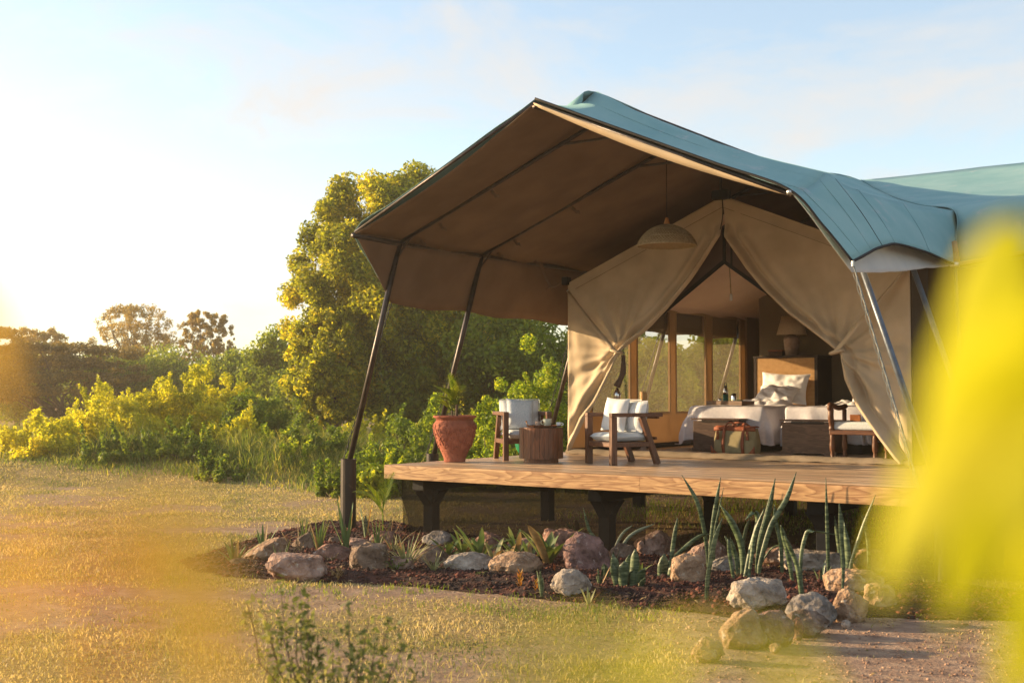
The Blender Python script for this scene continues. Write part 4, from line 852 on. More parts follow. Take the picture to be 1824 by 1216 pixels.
# finial on the annex corner pole
MB().lathe([(.055, 0), (.06, .02), (.06, .05), (0, .05)], (6.2, 3.1, 3.34), 14).build('pole_cap', 'steel', tent, smooth=True)
MB().lathe([(.055, 0), (.058, .06), (.046, .10), (.05, .11), (.03, .25), (0, .26)], (6.2, 3.1, 3.39), 14).build('finial', 'finial', tent, smooth=True)
MB().tube([(6.2, 3.12, 3.36), (6.25, 3.2, .95)], .022, 8).build('corner_pole', 'pole_bright', tent, smooth=True)

# gable wall and gathered door curtains
WL, WR, EZ, PZ = .40, 5.50, 3.49, 4.56
def inner_edge(z, side):
    if side < 0: K = [(.97, .47), (1.11, .53), (1.48, .72), (1.73, .92), (2.01, 1.11), (2.3, 1.24), (2.45, 1.33), (2.6, 1.53), (2.74, 1.74), (3.06, 2.12), (3.44, 2.49), (3.75, 2.74), (4.01, 2.93), (4.6, 2.95)]
    else: K = [(.97, 5.34), (1.19, 5.17), (1.43, 5.0), (1.69, 4.82), (2.02, 4.67), (2.35, 4.61), (2.43, 4.52), (2.67, 4.2), (2.92, 3.88), (3.25, 3.54), (3.52, 3.31), (3.99, 2.99), (4.6, 2.95)]
    return float(np.interp(z, [k[0] for k in K], [k[1] for k in K]))
def curtain(side):
    tie = (1.30, 2.45) if side < 0 else (4.58, 2.38); nz_, ns = 150, 90; G = []
    for i in range(nz_+1):
        z = .965+(PZ-.965)*i/nz_; ui = inner_edge(z, side)
        uo = (WL if z < EZ else WL+(z-EZ)*(CX-WL)/(PZ-EZ)) if side < 0 else (WR if z < EZ else WR-(z-EZ)*(WR-CX)/(PZ-EZ))
        row = []
        for j in range(ns+1):
            s = j/ns; s = 1-(1-s)**1.35; u = uo+(ui-uo)*s; e = abs(ui-u)
            dx, dz = (u-tie[0])*(-side), z-tie[1]; ang = math.atan2(dz, dx*1.0); rr = math.hypot(dx, dz)
            open_ = 1 if z < 4.02 else max(0, 1-(z-4.02)/.15)
            amp = .044*min(1, rr/.35)*math.exp(-rr/1.9)
            f = amp*(math.sin(ang*11+.8*math.sin(ang*3))+.55*math.sin(ang*23+1))*max(0, 1-e/1.9)
            f += -.085*math.exp(-((e-.045)/.06)**2)*open_ - .045*math.exp(-((e-.24)/.07)**2)*open_*min(1, abs(dz)/.3+.3) + .03*math.exp(-((e-.14)/.04)**2)*open_
            low = max(0, (2.4-z)/1.4)
            f += -.05*low*math.exp(-((e-.12)/.12)**2)
            f += .028*math.sin(u*17+3*noise.noise(Vector((u, z*.7, 3))))*max(0, .85-abs(z-1.7)*.5)*min(1, abs(u-uo)/.15)*min(1, e/.2)
            f += .02*noise.noise(Vector((u*2.2, 1, z*2.2)))+.006*noise.noise(Vector((u*8, 2, z*8)))
            row.append((u, FRONT+f*min(1, abs(u-uo)/.06+.15), z))
        G.append(row)
    c = MB().grid(G).build('door_curtain', 'canvas', tent, smooth=True, solid=.006)
    return c
for side in (-1, 1):
    curtain(side)
    tie = Vector((1.30, 3.50, 2.45)) if side < 0 else Vector((4.58, 3.50, 2.38))
    hook = Vector((WL+.04, 3.575, 3.36)) if side < 0 else Vector((WR-.02, 3.57, 3.40))
    P = [hook.lerp(tie, t)+Vector((0, -.01-.02*math.sin(t*3.1), 0)) for t in np.linspace(0, 1, 12)]
    MB().ribbon(P, .055, side=(.6, 0, .6*side), prof=lambda t: 1, fold=.1).build('tie_strap', 'canvas', tent, smooth=True, solid=.006)
    ring = [tie+Vector((.075*math.cos(a)*1.1, .03+.05*math.sin(a), .02*math.cos(a)*side)) for a in np.linspace(0, 2*math.pi, 17)]
    MB().tube(ring, .022, 6).build('tie_band', 'canvas', tent, smooth=True)
    MB().tube([hook+Vector((0, 0, -.03)), hook+Vector((0, -.03, 0)), hook+Vector((0, 0, .03))], .008, 6).build('hook', 'steel', tent)
# rolled tail of curtain below the left tie, seen from the inside
MB().tube(smoothline([(1.30, 3.72, 2.40), (1.28, 3.74, 2.15), (1.18, 3.74, 1.95)], 4), [.03, .03, .034, .04, .045, .04, .04, .05, .055][:9], 8).build('gauze_tail', 'gauze', tent, smooth=True)
MB().lathe([(0.01, 0), (.05, .03), (.055, .12), (.02, .2), (0.01, .21)], (1.17, 3.76, 1.72), 12).build('clear_plastic_tie', 'chrome', tent, smooth=True)
# hem lines across the gable
for side in (-1, 1):
    P = [(CX+side*t*2.4, FRONT-.022, PZ-.16-t*(PZ-EZ)*.94) for t in np.linspace(0, 1, 12)]
    MB().tube(P, .004, 4).build('stitched_hem', 'threshold', tent)
MB().tube(smoothline([(CX, FRONT-.03, 4.55), (CX+.01, FRONT-.035, 4.3), (CX-.02, FRONT-.04, 4.12), (CX-.06, FRONT-.04, 4.03)], 4), .006, 4).build('zip_line', 'tape', tent)
# gauze door panels with black webbing, standing just inside
GY = 3.88
MB().add([(2.83, GY, 3.69), (2.85, GY, 4.2), (1.3, GY, 3.3), (1.3, GY, 2.61)], [(0, 1, 2, 3)]).build('gauze_door', 'gauze', tent, solid=.003)
MB().add([(2.87, GY, 3.69), (2.87, GY, 4.2), (4.4, GY, 3.3), (4.4, GY, 2.56)], [(0, 3, 2, 1)]).build('gauze_door', 'gauze', tent, solid=.003)
MB().beam((2.84, GY-.01, 3.68), (1.3, GY-.01, 2.60), .01, .06).build('webbing', 'tape', tent)
MB().beam((2.84, GY-.01, 3.68), (4.4, GY-.01, 2.55), .01, .05).build('webbing', 'tape', tent)
MB().beam((2.85, GY-.02, 3.67), (2.85, GY-.02, 4.15), .05, .01).build('webbing', 'tape', tent)
MB().beam((2.95, GY-.0, 3.60), (2.95, GY, 4.10), .03, .008).build('webbing', 'tape', tent)
# threshold of canvas along the tent front
G = [[(x, FRONT-.10+dy+.02*noise.noise(Vector((x*3, dy, 0))), DZ+z+.015*noise.noise(Vector((x*5, z*9, 4)))) for x in np.linspace(.42, 5.5, 90)] for dy, z in ((0, .008), (.0, .045), (.04, .075), (.12, .08), (.2, .06), (.22, .008))]
MB().grid(G).build('canvas_threshold', 'threshold', tent, smooth=True)
# side walls; the left one with its windows cut out
def wall_with_windows(x, y0, y1, z0, z1, holes, m, name='side_wall'):
    mb = MB(); ycur = y0
    for (a, b, c, d) in holes:
        mb.box((x-.012, ycur, z0), (x+.012, a, z1)); mb.box((x-.012, a, z0), (x+.012, b, c)); mb.box((x-.012, a, d), (x+.012, b, z1)); ycur = b
    mb.box((x-.012, ycur, z0), (x+.012, y1, z1)); return mb.build(name, m, tent)
holes = [(4.25, 5.37, 1.54, 3.22), (5.62, 6.69, 1.54, 3.22), (6.94, 8.03, 1.54, 3.22), (8.30, 9.45, 1.54, 3.22)]
wall_with_windows(.43, 3.66, 10.36, .95, 3.50, holes, 'canvas_orange')
MB().box((.36, 3.70, .952), (.50, 10.3, 1.03)).build('ground_tube', 'tape', tent, bevel=.02)
for i, (a, b, c, d) in enumerate(holes):
    w = thing('window', None, None); w.parent = tent
    MB().box((.418, a, c), (.422, b, d)).build('mesh_pane', 'mesh_pane', w)
    mb = MB(); mb.box((.444, a-.03, c-.04), (.452, b+.03, c)); mb.box((.444, a-.03, c+.0), (.452, a, d)); mb.box((.444, b, c+.0), (.452, b+.03, d))
    mb.build('sewn_border', 'canvas_orange', w)
    # outside blind rolled up over the top third
    G = [[(.36-.02*math.sin(t*3)+.012*noise.noise(Vector((yy*4, t*5, i))), yy, 3.26-.36*t-.03*math.sin((yy-a)/(b-a)*math.pi)*t) for yy in np.linspace(a-.05, b+.05, 16)] for t in np.linspace(0, 1, 8)]
    MB().grid(G).build('rolled_blind', 'canvas_dark' if i < 3 else 'canvas_orange', w, smooth=True, solid=.01)  # last blind in orange canvas: yellow light on it put into the colour
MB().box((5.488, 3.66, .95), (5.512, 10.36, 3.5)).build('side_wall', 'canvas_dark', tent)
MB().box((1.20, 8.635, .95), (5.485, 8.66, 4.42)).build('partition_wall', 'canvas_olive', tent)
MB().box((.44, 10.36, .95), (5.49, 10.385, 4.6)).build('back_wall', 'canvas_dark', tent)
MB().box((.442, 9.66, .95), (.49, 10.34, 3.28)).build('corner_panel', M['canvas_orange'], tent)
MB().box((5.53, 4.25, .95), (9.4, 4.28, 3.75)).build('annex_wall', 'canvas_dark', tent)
# ceiling liner: two slopes, wrinkled, with a loose lower hem
for s in (-1, 1):
    G = []
    for y in np.linspace(3.92, 10.35, 70):
        row = []
        for t in np.linspace(0, 1, 30):
            x = CX+s*(2.50-.0)*t; z = 4.44-(4.44-3.29)*t-.10*math.sin(t*math.pi)
            z += .035*noise.noise(Vector((x*1.6, y*1.1, 7)))+.016*noise.noise(Vector((x*3, y*4, 9)))*(.3+t)
            row.append((x, y, z))
        row.append((CX+s*2.49, y, 3.24+.02*math.sin(y*5)+.012*noise.noise(Vector((y*6, 0, 0)))))
        G.append(row)
    MB().grid(G).build('ceiling', 'ceiling', tent, smooth=True)
# ---------------------------------------------------------------- furniture on the veranda
def pillow(name, m, w, h, t, parent=None, n=16, pinch=.06, seed=0, wr=.012):
    G = []; mb = MB()
    for sgn in (1, -1):
        G = []
        for i in range(n+1):
            u = -1+2*i/n; row = []
            for j in range(n+1):
                v = -1+2*j/n
                k = max(0, (1-u**4)*(1-v**4))**.55
                px = u*w/2*(1-pinch*(1-v*v)); pz = v*h/2*(1-pinch*(1-u*u))
                d = sgn*t/2*k+wr*k*noise.noise(Vector((u*2.2+seed, v*2.2, sgn*2)))+wr*.5*k*noise.noise(Vector((u*6+seed, v*6, sgn)))
                row.append((px, d, pz))
            G.append(row if sgn > 0 else row[::-1])
        mb.grid(G)
    return mb.build(name, m, parent, smooth=True)
def armchair(label, loc, rz):
    t = thing('armchair', label, 'armchair', loc, rz, 'walnut armchairs on the deck')
    for s in (-1, 1):
        x = s*.295
        MB().box((x-.035, -.365, 0), (x+.035, -.285, .60)).build('leg', 'walnut', t, bevel=.005)
        MB().beam((x, .10, .60), (x, .335, .0), .065, .075, (0, 1, 0)).build('leg', 'walnut', t, bevel=.005)
        MB().box((x-.036, -.366, .601), (x+.036, .40, .65)).build('arm', 'walnut_x', t, bevel=.005)
        MB().box((x-.028, -.284, .225), (x+.028, .225, .285)).build('side_rail', 'walnut_x', t, bevel=.004)
    MB().box((-.259, -.35, .225), (.259, -.30, .285)).build('front_rail', 'walnut_x', t, bevel=.004)
    MB().box((-.259, .19, .225), (.259, .24, .285)).build('back_rail', 'walnut_x', t, bevel=.004)
    MB().box((-.258, .355, .575), (.258, .395, .64)).build('top_rail', 'walnut_x', t, bevel=.004)
    MB().box((-.30, .30, .31), (.30, .33, .345)).build('top_rail', 'walnut_x', t, bevel=.004)
    mb = MB()
    for i in range(6): mb.box((-.25, -.26+i*.08, .262), (.25, -.21+i*.08, .282))
    mb.build('seat_slats', 'walnut_x', t)
    c = MB(); n = 14; G = []
    for sgn in (1, -1):
        G = [[(-.255+.51*i/n, -.34+.60*j/n, .348+sgn*.055*(max(0, (1-(2*i/n-1)**8)*(1-(2*j/n-1)**8))**.4)+.004*noise.noise(Vector((i*.4, j*.4, sgn)))) for j in range(n+1)] for i in range(n+1)]
        c.grid(G if sgn > 0 else G[::-1])
    c.build('seat_cushion', 'striped', t, smooth=True)
    b = pillow('back_cushion', 'cushion', .56, .42, .19, t, pinch=.01, seed=3); b.location = (0, .16, .60); b.rotation_euler = (-.22, 0, 0)
    P = [(-.27, -.09, -.2), (-.27, -.09, .2), (.27, -.09, .2), (.27, -.09, -.2), (-.27, -.09, -.2)]
    MB().tube(P, .005, 5).build('piping', 'cushion', b)
    return t
ch1 = armchair('walnut armchair facing the round table from behind its left side, nearest the potted palm', (.70, 2.02, DZ), R(48))
ch2 = armchair('walnut armchair seen side-on right of the round table, in front of the tied curtain', (2.33, 1.95, DZ), R(-27))
def throw_pillow(name, label, ch, off, rot, m, w, h, grp):
    c = thing(name, label, 'cushion', group=grp)
    p = pillow('cover', m, w, h, .15, c, seed=random.random()*9)
    rz = ch.rotation_euler[2]; ox, oy = off[0]*math.cos(rz)-off[1]*math.sin(rz), off[0]*math.sin(rz)+off[1]*math.cos(rz)
    c.location = (ch.location[0]+ox, ch.location[1]+oy, ch.location[2]+off[2]); c.rotation_euler = (rot[0], rot[1], rz+rot[2])
    # rotate within the chair frame
    c.rotation_euler = (Matrix.Rotation(rz+rot[2], 3, 'Z') @ Matrix.Rotation(rot[0], 3, 'X') @ Matrix.Rotation(rot[1], 3, 'Y')).to_euler()
    return c
throw_pillow('throw_pillow', 'pale blue woven square cushion leaning in the armchair beside the potted palm', ch1, (-.03, -.03, .615), (-.30, .06, .08), 'striped', .39, .43, 'square cushions in the armchairs')
throw_pillow('throw_pillow', 'white square cushion leaning in the armchair by the tied curtain', ch2, (-.09, -.05, .625), (-.26, .05, .35), 'cushion', .38, .44, 'square cushions in the armchairs')

TB = (1.34, 1.55)
tb = thing('side_table', 'round drum side table of dark upright wooden staves between the two armchairs', 'table', (TB[0], TB[1], DZ))
MB().lathe([(.225, 0), (.225, .055), (0, .055)], n=40).build('plinth', 'table', tb)
mb = MB(); n = 30
for i in range(n):
    a0, a1 = 2*math.pi*(i+.03)/n, 2*math.pi*(i+.97)/n; r0, r1 = .25, .284+.0012*(i % 3)
    mb.add([(r*math.cos(a), r*math.sin(a), z) for z in (.056, .452) for r, a in ((r0, a0), (r1, a0), (r1, a1), (r0, a1))], [(0, 3, 2, 1), (4, 5, 6, 7), (0, 1, 5, 4), (1, 2, 6, 5), (2, 3, 7, 6), (3, 0, 4, 7)])
tag(mb.build('staves', 'table', tb), kind='stuff')
MB().lathe([(.0, .44), (.262, .44), (.262, .455), (0, .455)], n=40).build('table_top', 'walnut_x', tb)
tr = thing('serving_tray', 'thin round wooden tray with cups on the drum table', 'tray', (TB[0]+.04, TB[1]-.0, DZ+.455))
MB().lathe([(.0, .012), (.22, .012), (.235, .028), (.225, .028), (.212, .018), (0, .018)], n=36).build('tray_body', 'walnut_x', tr)
for a in (0.3, 2.4, 4.5): MB().box((.15*math.cos(a)-.015, .15*math.sin(a)-.015, 0), (.15*math.cos(a)+.015, .15*math.sin(a)+.015, .012)).build('tray_foot', 'black_wood', tr)
def cup(name, label, loc, r, h, m, handle=None, group=None):
    t = thing(name, label, 'cup', loc, 0, group)
    MB().lathe([(r*.55, 0), (r*.8, h*.1), (r, h*.55), (r*1.03, h), (r*.95, h), (r*.9, h*.5), (r*.6, h*.15), (0, h*.12)], n=24).build('cup_body', m, t, smooth=True)
    if handle is not None:
        P = [(math.cos(handle)*(r+.0+.032*math.sin(a)), math.sin(handle)*(r+.032*math.sin(a)), h*.52+h*.3*math.cos(a)) for a in np.linspace(0, math.pi, 9)]
        MB().tube(P, .006, 6).build('cup_handle', m, t, smooth=True)
    return t
TZ = DZ+.455+.018
cup('tea_cup', 'large sage-green cup with its handle to the left on the round tray', (TB[0]+.12, TB[1]-.03, TZ), .053, .095, 'ceramic', R(200))
cup('sugar_bowl', 'small speckled clay bowl with a brown rim left of the sage cup', (TB[0]-.02, TB[1]-.03, TZ), .046, .06, 'clay')
cup('milk_jug', 'small white jug at the right rim of the round tray', (TB[0]+.22, TB[1]+.08, TZ), .03, .05, 'bulb', R(20))
sp = thing('tea_spoon', 'brass spoon resting upright on the left edge of the tray', 'spoon', (TB[0]-.15, TB[1]-.08, TZ))
MB().tube([(0, 0, .0), (-.02, .0, .03), (-.03, 0, .05)], .005, 6).build('spoon_handle', 'cork', sp, smooth=True); MB().lathe([(0, 0), (.012, .006), (.014, .016), (0, .024)], (-.03, 0, .045), 8).build('spoon_bowl', 'cork', sp, smooth=True)

# terracotta pot with a raised zigzag and pressed dots
PT = (.34, 1.0)
pot = thing('terracotta_pot', 'big red terracotta pot with carved zigzag lines and dots at the deck corner', 'pot', (*PT, DZ))
prof = [(.0, .0), (.135, .0), (.14, .01), (.145, .05), (.165, .10), (.19, .155), (.222, .23), (.253, .32), (.276, .40), (.283, .45), (.276, .50), (.25, .535), (.238, .552), (.245, .565), (.272, .575), (.286, .588), (.286, .602), (.27, .608), (.252, .60), (.246, .55), (.0, .55)]
MB().lathe(prof, n=64).build('pot_body', 'terra', pot, smooth=True)
def potr(z): return float(np.interp(z, [p[1] for p in prof[1:12]], [p[0] for p in prof[1:12]]))
mb = MB()
for z in (.155, .508):
    mb.tube([(potr(z)*math.cos(a), potr(z)*math.sin(a), z) for a in np.linspace(0, 2*math.pi, 65)], .005, 5)
nn = 12
for i in range(nn):
    for off in (-.02, 0, .02):
        a0, a1 = 2*math.pi*i/nn+off, 2*math.pi*(i+1)/nn+off; za, zb = (.18, .49) if i % 2 else (.49, .18)
        mb.tube([((potr(za+(zb-za)*t)+.001)*math.cos(a0+(a1-a0)*t), (potr(za+(zb-za)*t)+.002)*math.sin(a0+(a1-a0)*t), za+(zb-za)*t) for t in np.linspace(0, 1, 12)], .007, 5)
mb.build('zigzag_relief', 'terra', pot, smooth=True)
mb = MB()
for i in range(230):
    z = random.uniform(.19, .49); a = random.uniform(0, 6.28); r = potr(z)
    mb.lathe([(.015, -.003), (.012, .006), (.006, .010), (0, .011)], (0, 0, 0), 6)
    V = mb.v[-1]; q = Matrix.Rotation(a, 3, 'Z') @ Matrix.Rotation(R(75), 3, 'Y'); mb.v[-1] = np.array([tuple(q @ Vector(p)+Vector((r*math.cos(a), r*math.sin(a), z))) for p in V])
tag(mb.build('pressed_dots', 'terra', pot, smooth=True), kind='stuff')
MB().lathe([(0, .56), (.2, .565), (.244, .555)], n=24, closed=True).build('soil', 'mulch', pot)
def frond(mb, o, az, el, l, n=16, w=.016, ll=.16, droop=.6):
    P = []; p = Vector(o); d = Vector((math.cos(az)*math.cos(el), math.sin(az)*math.cos(el), math.sin(el)))
    for i in range(n+1): P.append(p.copy()); p = p+d*l/n; d = (d+Vector((0, 0, -droop/n))).normalized()
    mb.tube(P, [.006*(1-i/n)+.0015 for i in range(n+1)], 4)
    for i in range(3, n+1):
        d = (P[i]-P[i-1]).normalized(); s = d.cross(Vector((0, 0, 1))).normalized(); t = i/n
        for k in (-1, 1):
            L1 = ll*math.sin(math.pi*(t*.75+.2))**.8; e = (s*k*.75+d*.75+Vector((0, 0, .12))).normalized()
            q = [P[i], P[i]+e*L1*.5+Vector((0, 0, .0)), P[i]+e*L1+Vector((0, 0, -.25*L1))]
            mb.ribbon(q, w, prof=lambda t: 1-t*.85, fold=.2)
pl = thing('potted_palm', 'small spiky green palm growing in the big terracotta pot', 'palm', (*PT, DZ+.56))
mb = MB(); MB().tube([(.03, 0, 0), (.035, .0, .1), (.03, 0, .2)], [.022, .018, .014], 8).build('stem', 'bark', pl, smooth=True)
MB().tube([(-.07, .03, 0), (-.08, .04, .12)], [.014, .010], 8).build('stem', 'bark', pl, smooth=True)
for i in range(17):
    mb = MB(); o = (.03, 0, .18) if i < 12 else (-.08, .04, .10)
    frond(mb, o, random.uniform(0, 6.28), random.uniform(.6, 1.5), random.uniform(.30, .46) if i < 12 else .28, n=11, droop=.8, ll=.22, w=.017)
    mb.build('frond', 'palm', pl)

# woven pendant lamp
pd = thing('pendant_lamp', 'woven straw dome pendant lamp hanging under the awning', 'pendant lamp', (2.95, 2.02, 3.71))
prof = [(.375, 0), (.36, .045), (.32, .11), (.26, .175), (.18, .228), (.09, .262), (.035, .272)]
prs = smoothline([(a, b, 0) for a, b in prof], 5)[:, :2]
mb = MB(); nW = 56
for sgn in (1, -1):
    for i in range(nW):
        P = []
        for j, (r, z) in enumerate(prs):
            a = 2*math.pi*i/nW+sgn*j*.035; P.append(((r+.002*sgn)*math.cos(a), (r+.002*sgn)*math.sin(a), z))
        mb.tube(P, [.0065*(.45+.55*p[0]/.375) for p in prs], 4, cap=False)
tag(mb.build('weave', 'wicker', pd), kind='stuff')
mb = MB()
for z, r in ((0, .375), (.012, .373), (.11, .32), (.2, .225)): mb.tube([(r*math.cos(a), r*math.sin(a), z) for a in np.linspace(0, 2*math.pi, 49)], .007, 5)
mb.build('hoops', 'wicker', pd, smooth=True)
MB().lathe([(.365, .004), (.35, .05), (.31, .11), (.25, .17), (.17, .22), (.03, .262)], n=40, closed=True).build('inner_lining', mat('straw_lining', (.34, .25, .13), (.4, .3, .17), 20, rough=.9, alpha=.75), pd, smooth=True)
MB().lathe([(.042, .265), (.036, .30), (.018, .355), (.012, .36), (0, .36)], n=16).build('cone_cap', 'cork', pd, smooth=True)
MB().tube([(0, 0, .36), (0, 0, 1.22)], .005, 6).build('cord', 'tape', pd)

# ---------------------------------------------------------------- inside the tent
def drape(name, m, parent, x0, x1, y0, y1, ztop, dl, dr, df, seed=0, flare=.16, wr=1.0):
    """a cloth laid over a bed: flat top, hanging left, right and foot sides"""
    a = np.concatenate([np.linspace(-dl, 0, 16)[:-1], np.linspace(0, x1-x0, 34), (x1-x0)+np.linspace(0, dr, 16)[1:]])
    b = np.concatenate([np.linspace(-df, 0, 14)[:-1], np.linspace(0, y1-y0, 40)])
    G = []
    for bb in b:
        row = []
        for aa in a:
            ea = -aa if aa < 0 else max(0, aa-(x1-x0)); sa_ = -1 if aa < 0 else 1; eb = max(0, -bb)
            cx_ = min(max(aa, 0), x1-x0); cy_ = max(bb, 0); e = math.hypot(ea, eb) if ea and eb else max(ea, eb)
            e = min(e, max(dl if sa_ < 0 else dr, df)*1.0); dx = sa_*ea/(e+1e-6) if ea else 0; dy = -eb/(e+1e-6) if eb else 0
            rnd = .045; drop = 0; out_ = 0
            if e > 0: q = min(e, rnd*1.57)/rnd; out_ = rnd*math.sin(q); drop = rnd*(1-math.cos(q))+max(0, e-rnd*1.57)
            ph = (aa*9+bb*7)+3*noise.noise(Vector((aa*2, bb*2, seed))); wv = min(1, e/.3)
            out_ += drop*flare+wv*.035*math.sin(ph)*wr
            z = ztop-drop+.020*wr*noise.noise(Vector((aa*2.6, bb*2.6, seed)))+.012*wr*noise.noise(Vector((aa*7, bb*7, seed+4)))
            row.append((x0+cx_+dx*out_, y0+cy_+dy*out_, max(z, .962+.004*wv)))
        G.append(row)
    return MB().grid(G).build(name, m, parent, smooth=True, solid=.008)
def crumple(name, m, parent, x0, x1, y0, y1, z, h, seed):
    G = []
    for j in range(46):
        row = []
        for i in range(46):
            s, t = i/45, j/45; k = (math.sin(s*math.pi)*math.sin(t*math.pi))**.5
            r = abs(noise.noise(Vector((s*3.2+seed, t*3.2, 1))))+.5*abs(noise.noise(Vector((s*7+seed, t*6, 2))))
            row.append((x0+(x1-x0)*s+.03*noise.noise(Vector((s*4, t*4, seed))), y0+(y1-y0)*t, z+h*k*(.25+1.1*r)))
        G.append(row)
    return MB().grid(G).build(name, m, parent, smooth=True)
def bed(label, x0, x1, seed, blr):
    t = thing('bed', label, 'bed', (0, 0, 0), 0, 'twin beds in the tent')
    MB().box((x0+.03, 5.82, .96), (x1-.03, 7.98, 1.26)).build('bed_base', 'black_wood', t, bevel=.01)
    MB().box((x0, 5.80, 1.262), (x1, 7.99, 1.60)).build('mattress', 'bedding', t, bevel=.06)
    drape('sheet', 'bedding', t, x0-.01, x1+.01, 6.9, 7.97, 1.625, .35, .35, .02, seed)
    drape('throw_blanket', 'blanket', t, x0-.015, x1+.015, 5.78, 7.1, 1.645, blr[0], blr[1], .56, seed+2, flare=blr[2])
    crumple('duvet', 'bedding', t, x0+.05, x1-.05, 6.85, 7.65, 1.63, .16, seed)
    return t
bed1 = bed('bed nearest the windows with a lavender-grey throw, white duvet and a tray on it', 1.36, 2.52, 1, (.62, .60, .30))
bed2 = bed('bed at the right, half hidden by the curtain, with a crumpled white duvet', 2.97, 4.1, 5, (.62, .55, .10))
def headboard(label, x0, x1, grp):
    t = thing('headboard', label, 'headboard', (x0, 8.0, DZ), 0, grp)
    w = x1-x0; h = 1.54
    MB().box((0, .002, 0), (w, .62, h-.04)).build('back_cabinet', 'black_wood', t, bevel=.004)
    MB().box((-.01, -.02, h-.038), (w+.01, .63, h)).build('top_board', 'black_wood', t, bevel=.004)
    MB().box((0, -.02, 0), (.05, 0, h-.04)).build('frame_stile', 'black_wood', t); MB().box((w-.05, -.02, 0), (w, 0, h-.04)).build('frame_stile', 'black_wood', t)
    MB().box((.051, -.004, .4), (w-.051, .0, h-.042)).build('cane_backing', mat('cane_backing', (.34, .18, .07), (.42, .24, .1), 20, rough=.8), t)
    mb = MB(); k = int((w-.1)/.022)
    for i in range(k): mb.box((.055+i*.022, -.010, .4), (.055+i*.022+.011, -.005, h-.045))
    for i in range(int((h-.45)/.022)): mb.box((.053, -.013, .41+i*.022), (w-.053, -.0105, .41+i*.022+.010))
    tag(mb.build('cane_strands', 'cane', t), kind='stuff')
    return t
headboard('cane-panelled headboard cabinet in a near-black frame behind the bed with the tray', 1.39, 2.54, 'cane headboards')
headboard('cane headboard of the second bed, hidden behind the right curtain', 3.12, 4.2, 'cane headboards')
lamp = thing('table_lamp', 'table lamp with a weathered clay vase base and beige cone shade on the headboard cabinet', 'lamp', (1.96, 8.28, DZ+1.54))
MB().lathe([(.085, 0), (.10, .02), (.125, .16), (.135, .27), (.125, .33), (.07, .36), (.04, .37), (0, .37)], n=28).build('lamp_base', 'clay', lamp, smooth=True)
MB().lathe([(.255, .36), (.165, .68)], n=36, closed=True).build('lamp_shade', 'shade', lamp, smooth=True, solid=.004)
MB().tube([(0, 0, .36), (0, 0, .5)], .012, 8).build('stem', 'pole', lamp)
bx = thing('wooden_box', 'small dark red wooden box beside the lamp base', 'box', (1.62, 8.42, DZ+1.54))
MB().box((-.13, -.06, 0), (.13, .06, .09)).build('box_body', 'chest', bx, bevel=.005); MB().box((-.135, -.065, .091), (.135, .065, .11)).build('lid', 'leather', bx, bevel=.003)
def blanket_box(label, x0, x1, y0, m, seed):
    t = thing('blanket_box', label, 'chest', (x0, y0, DZ), 0, 'chests at the bed ends'); w = x1-x0
    MB().box((0, 0, .05), (w, .38, .475)).build('chest_body', m, t, bevel=.006)
    MB().box((-.025, -.025, .49), (w+.025, .40, .515)).build('lid', m, t, bevel=.005)
    MB().box((.15, -.012, .452), (w-.15, .0, .489)).build('hand_slot', 'black_wood', t, bevel=.006)
    mb = MB(); p = [(-.02, .0), (-.02, .062), (w+.02, .062), (w+.02, 0), (w-.12, 0), (w-.17, .03), (.17, .03), (.12, 0)]
    for yy in (-.018, .385):
        k = len(p); mb.add([(a, yy, b) for a, b in p]+[(a, yy+.017, b) for a, b in p], [tuple(range(k)), tuple(range(k, 2*k))[::-1]]+[(i, i+k, (i+1) % k+k, (i+1) % k) for i in range(k)])
    mb.build('plinth', m, t)
    return t
M['chest_warm'] = woodmat('warm_chest_wood', (.22, .125, .075), (.12, .065, .04), 0, 6, rough=.5, ring=9)
blanket_box('dark purplish-brown wooden chest at the foot of the bed with the tray, behind the bag', 1.57, 2.33, 5.36, 'chest', 1)
blanket_box('lighter brown wooden chest at the foot of the right bed, beside the bench', 3.08, 3.88, 5.24, 'chest_warm', 2)

# canvas travel bag
bag = thing('travel_bag', 'olive canvas travel bag with tan leather straps and corners on the rug', 'bag', (2.40, 5.17, DZ+.008), R(-3))
G = []
for i in range(25):
    t = i/24; z = .005+.37*t; row = []
    for j in range(49):
        a = 2*math.pi*j/48; w = .355*(1-.06*t+.03*math.sin(t*3.1)); d = .13*(1-.55*t**2)+.015*math.sin(t*3.1)
        c, s = math.cos(a), math.sin(a); k = .38
        x = w*math.copysign(abs(c)**k, c); y = d*math.copysign(abs(s)**.55, s)
        row.append((x, y+.012*noise.noise(Vector((x*7, t*3, 2))), z+.012*noise.noise(Vector((x*5, y*8, 1)))*t))
    G.append(row)
mb = MB().grid(G); mb.f.append(tuple(24*49+j for j in range(48))); mb.f.append(tuple(range(48))[::-1]); mb.build('bag_body', 'bagcloth', bag, smooth=True)
MB().grid([[(x, (-.075 if s < 0 else .075)+s*.002, z) for x in np.linspace(-.345, .345, 12)] for s in (-1,) for z in (.33, .385)]).build('leather_rim', 'leather', bag, smooth=True, solid=.012)
MB().grid([[(x, y, .383+.02*math.cos(y*20)) for x in np.linspace(-.33, .33, 12)] for y in np.linspace(-.075, .075, 5)]).build('leather_top', 'leather', bag, smooth=True, solid=.01)
for x in (-.155, .165):
    P = smoothline([(x, -.125, .0), (x, -.155, .12), (x, -.142, .24), (x, -.10, .35), (x+.01, -.09, .37)], 5)
    MB().ribbon(P, .05, side=(1, 0, 0), prof=lambda t: 1, fold=.02).build('strap', 'leather', bag, smooth=True, solid=.008)
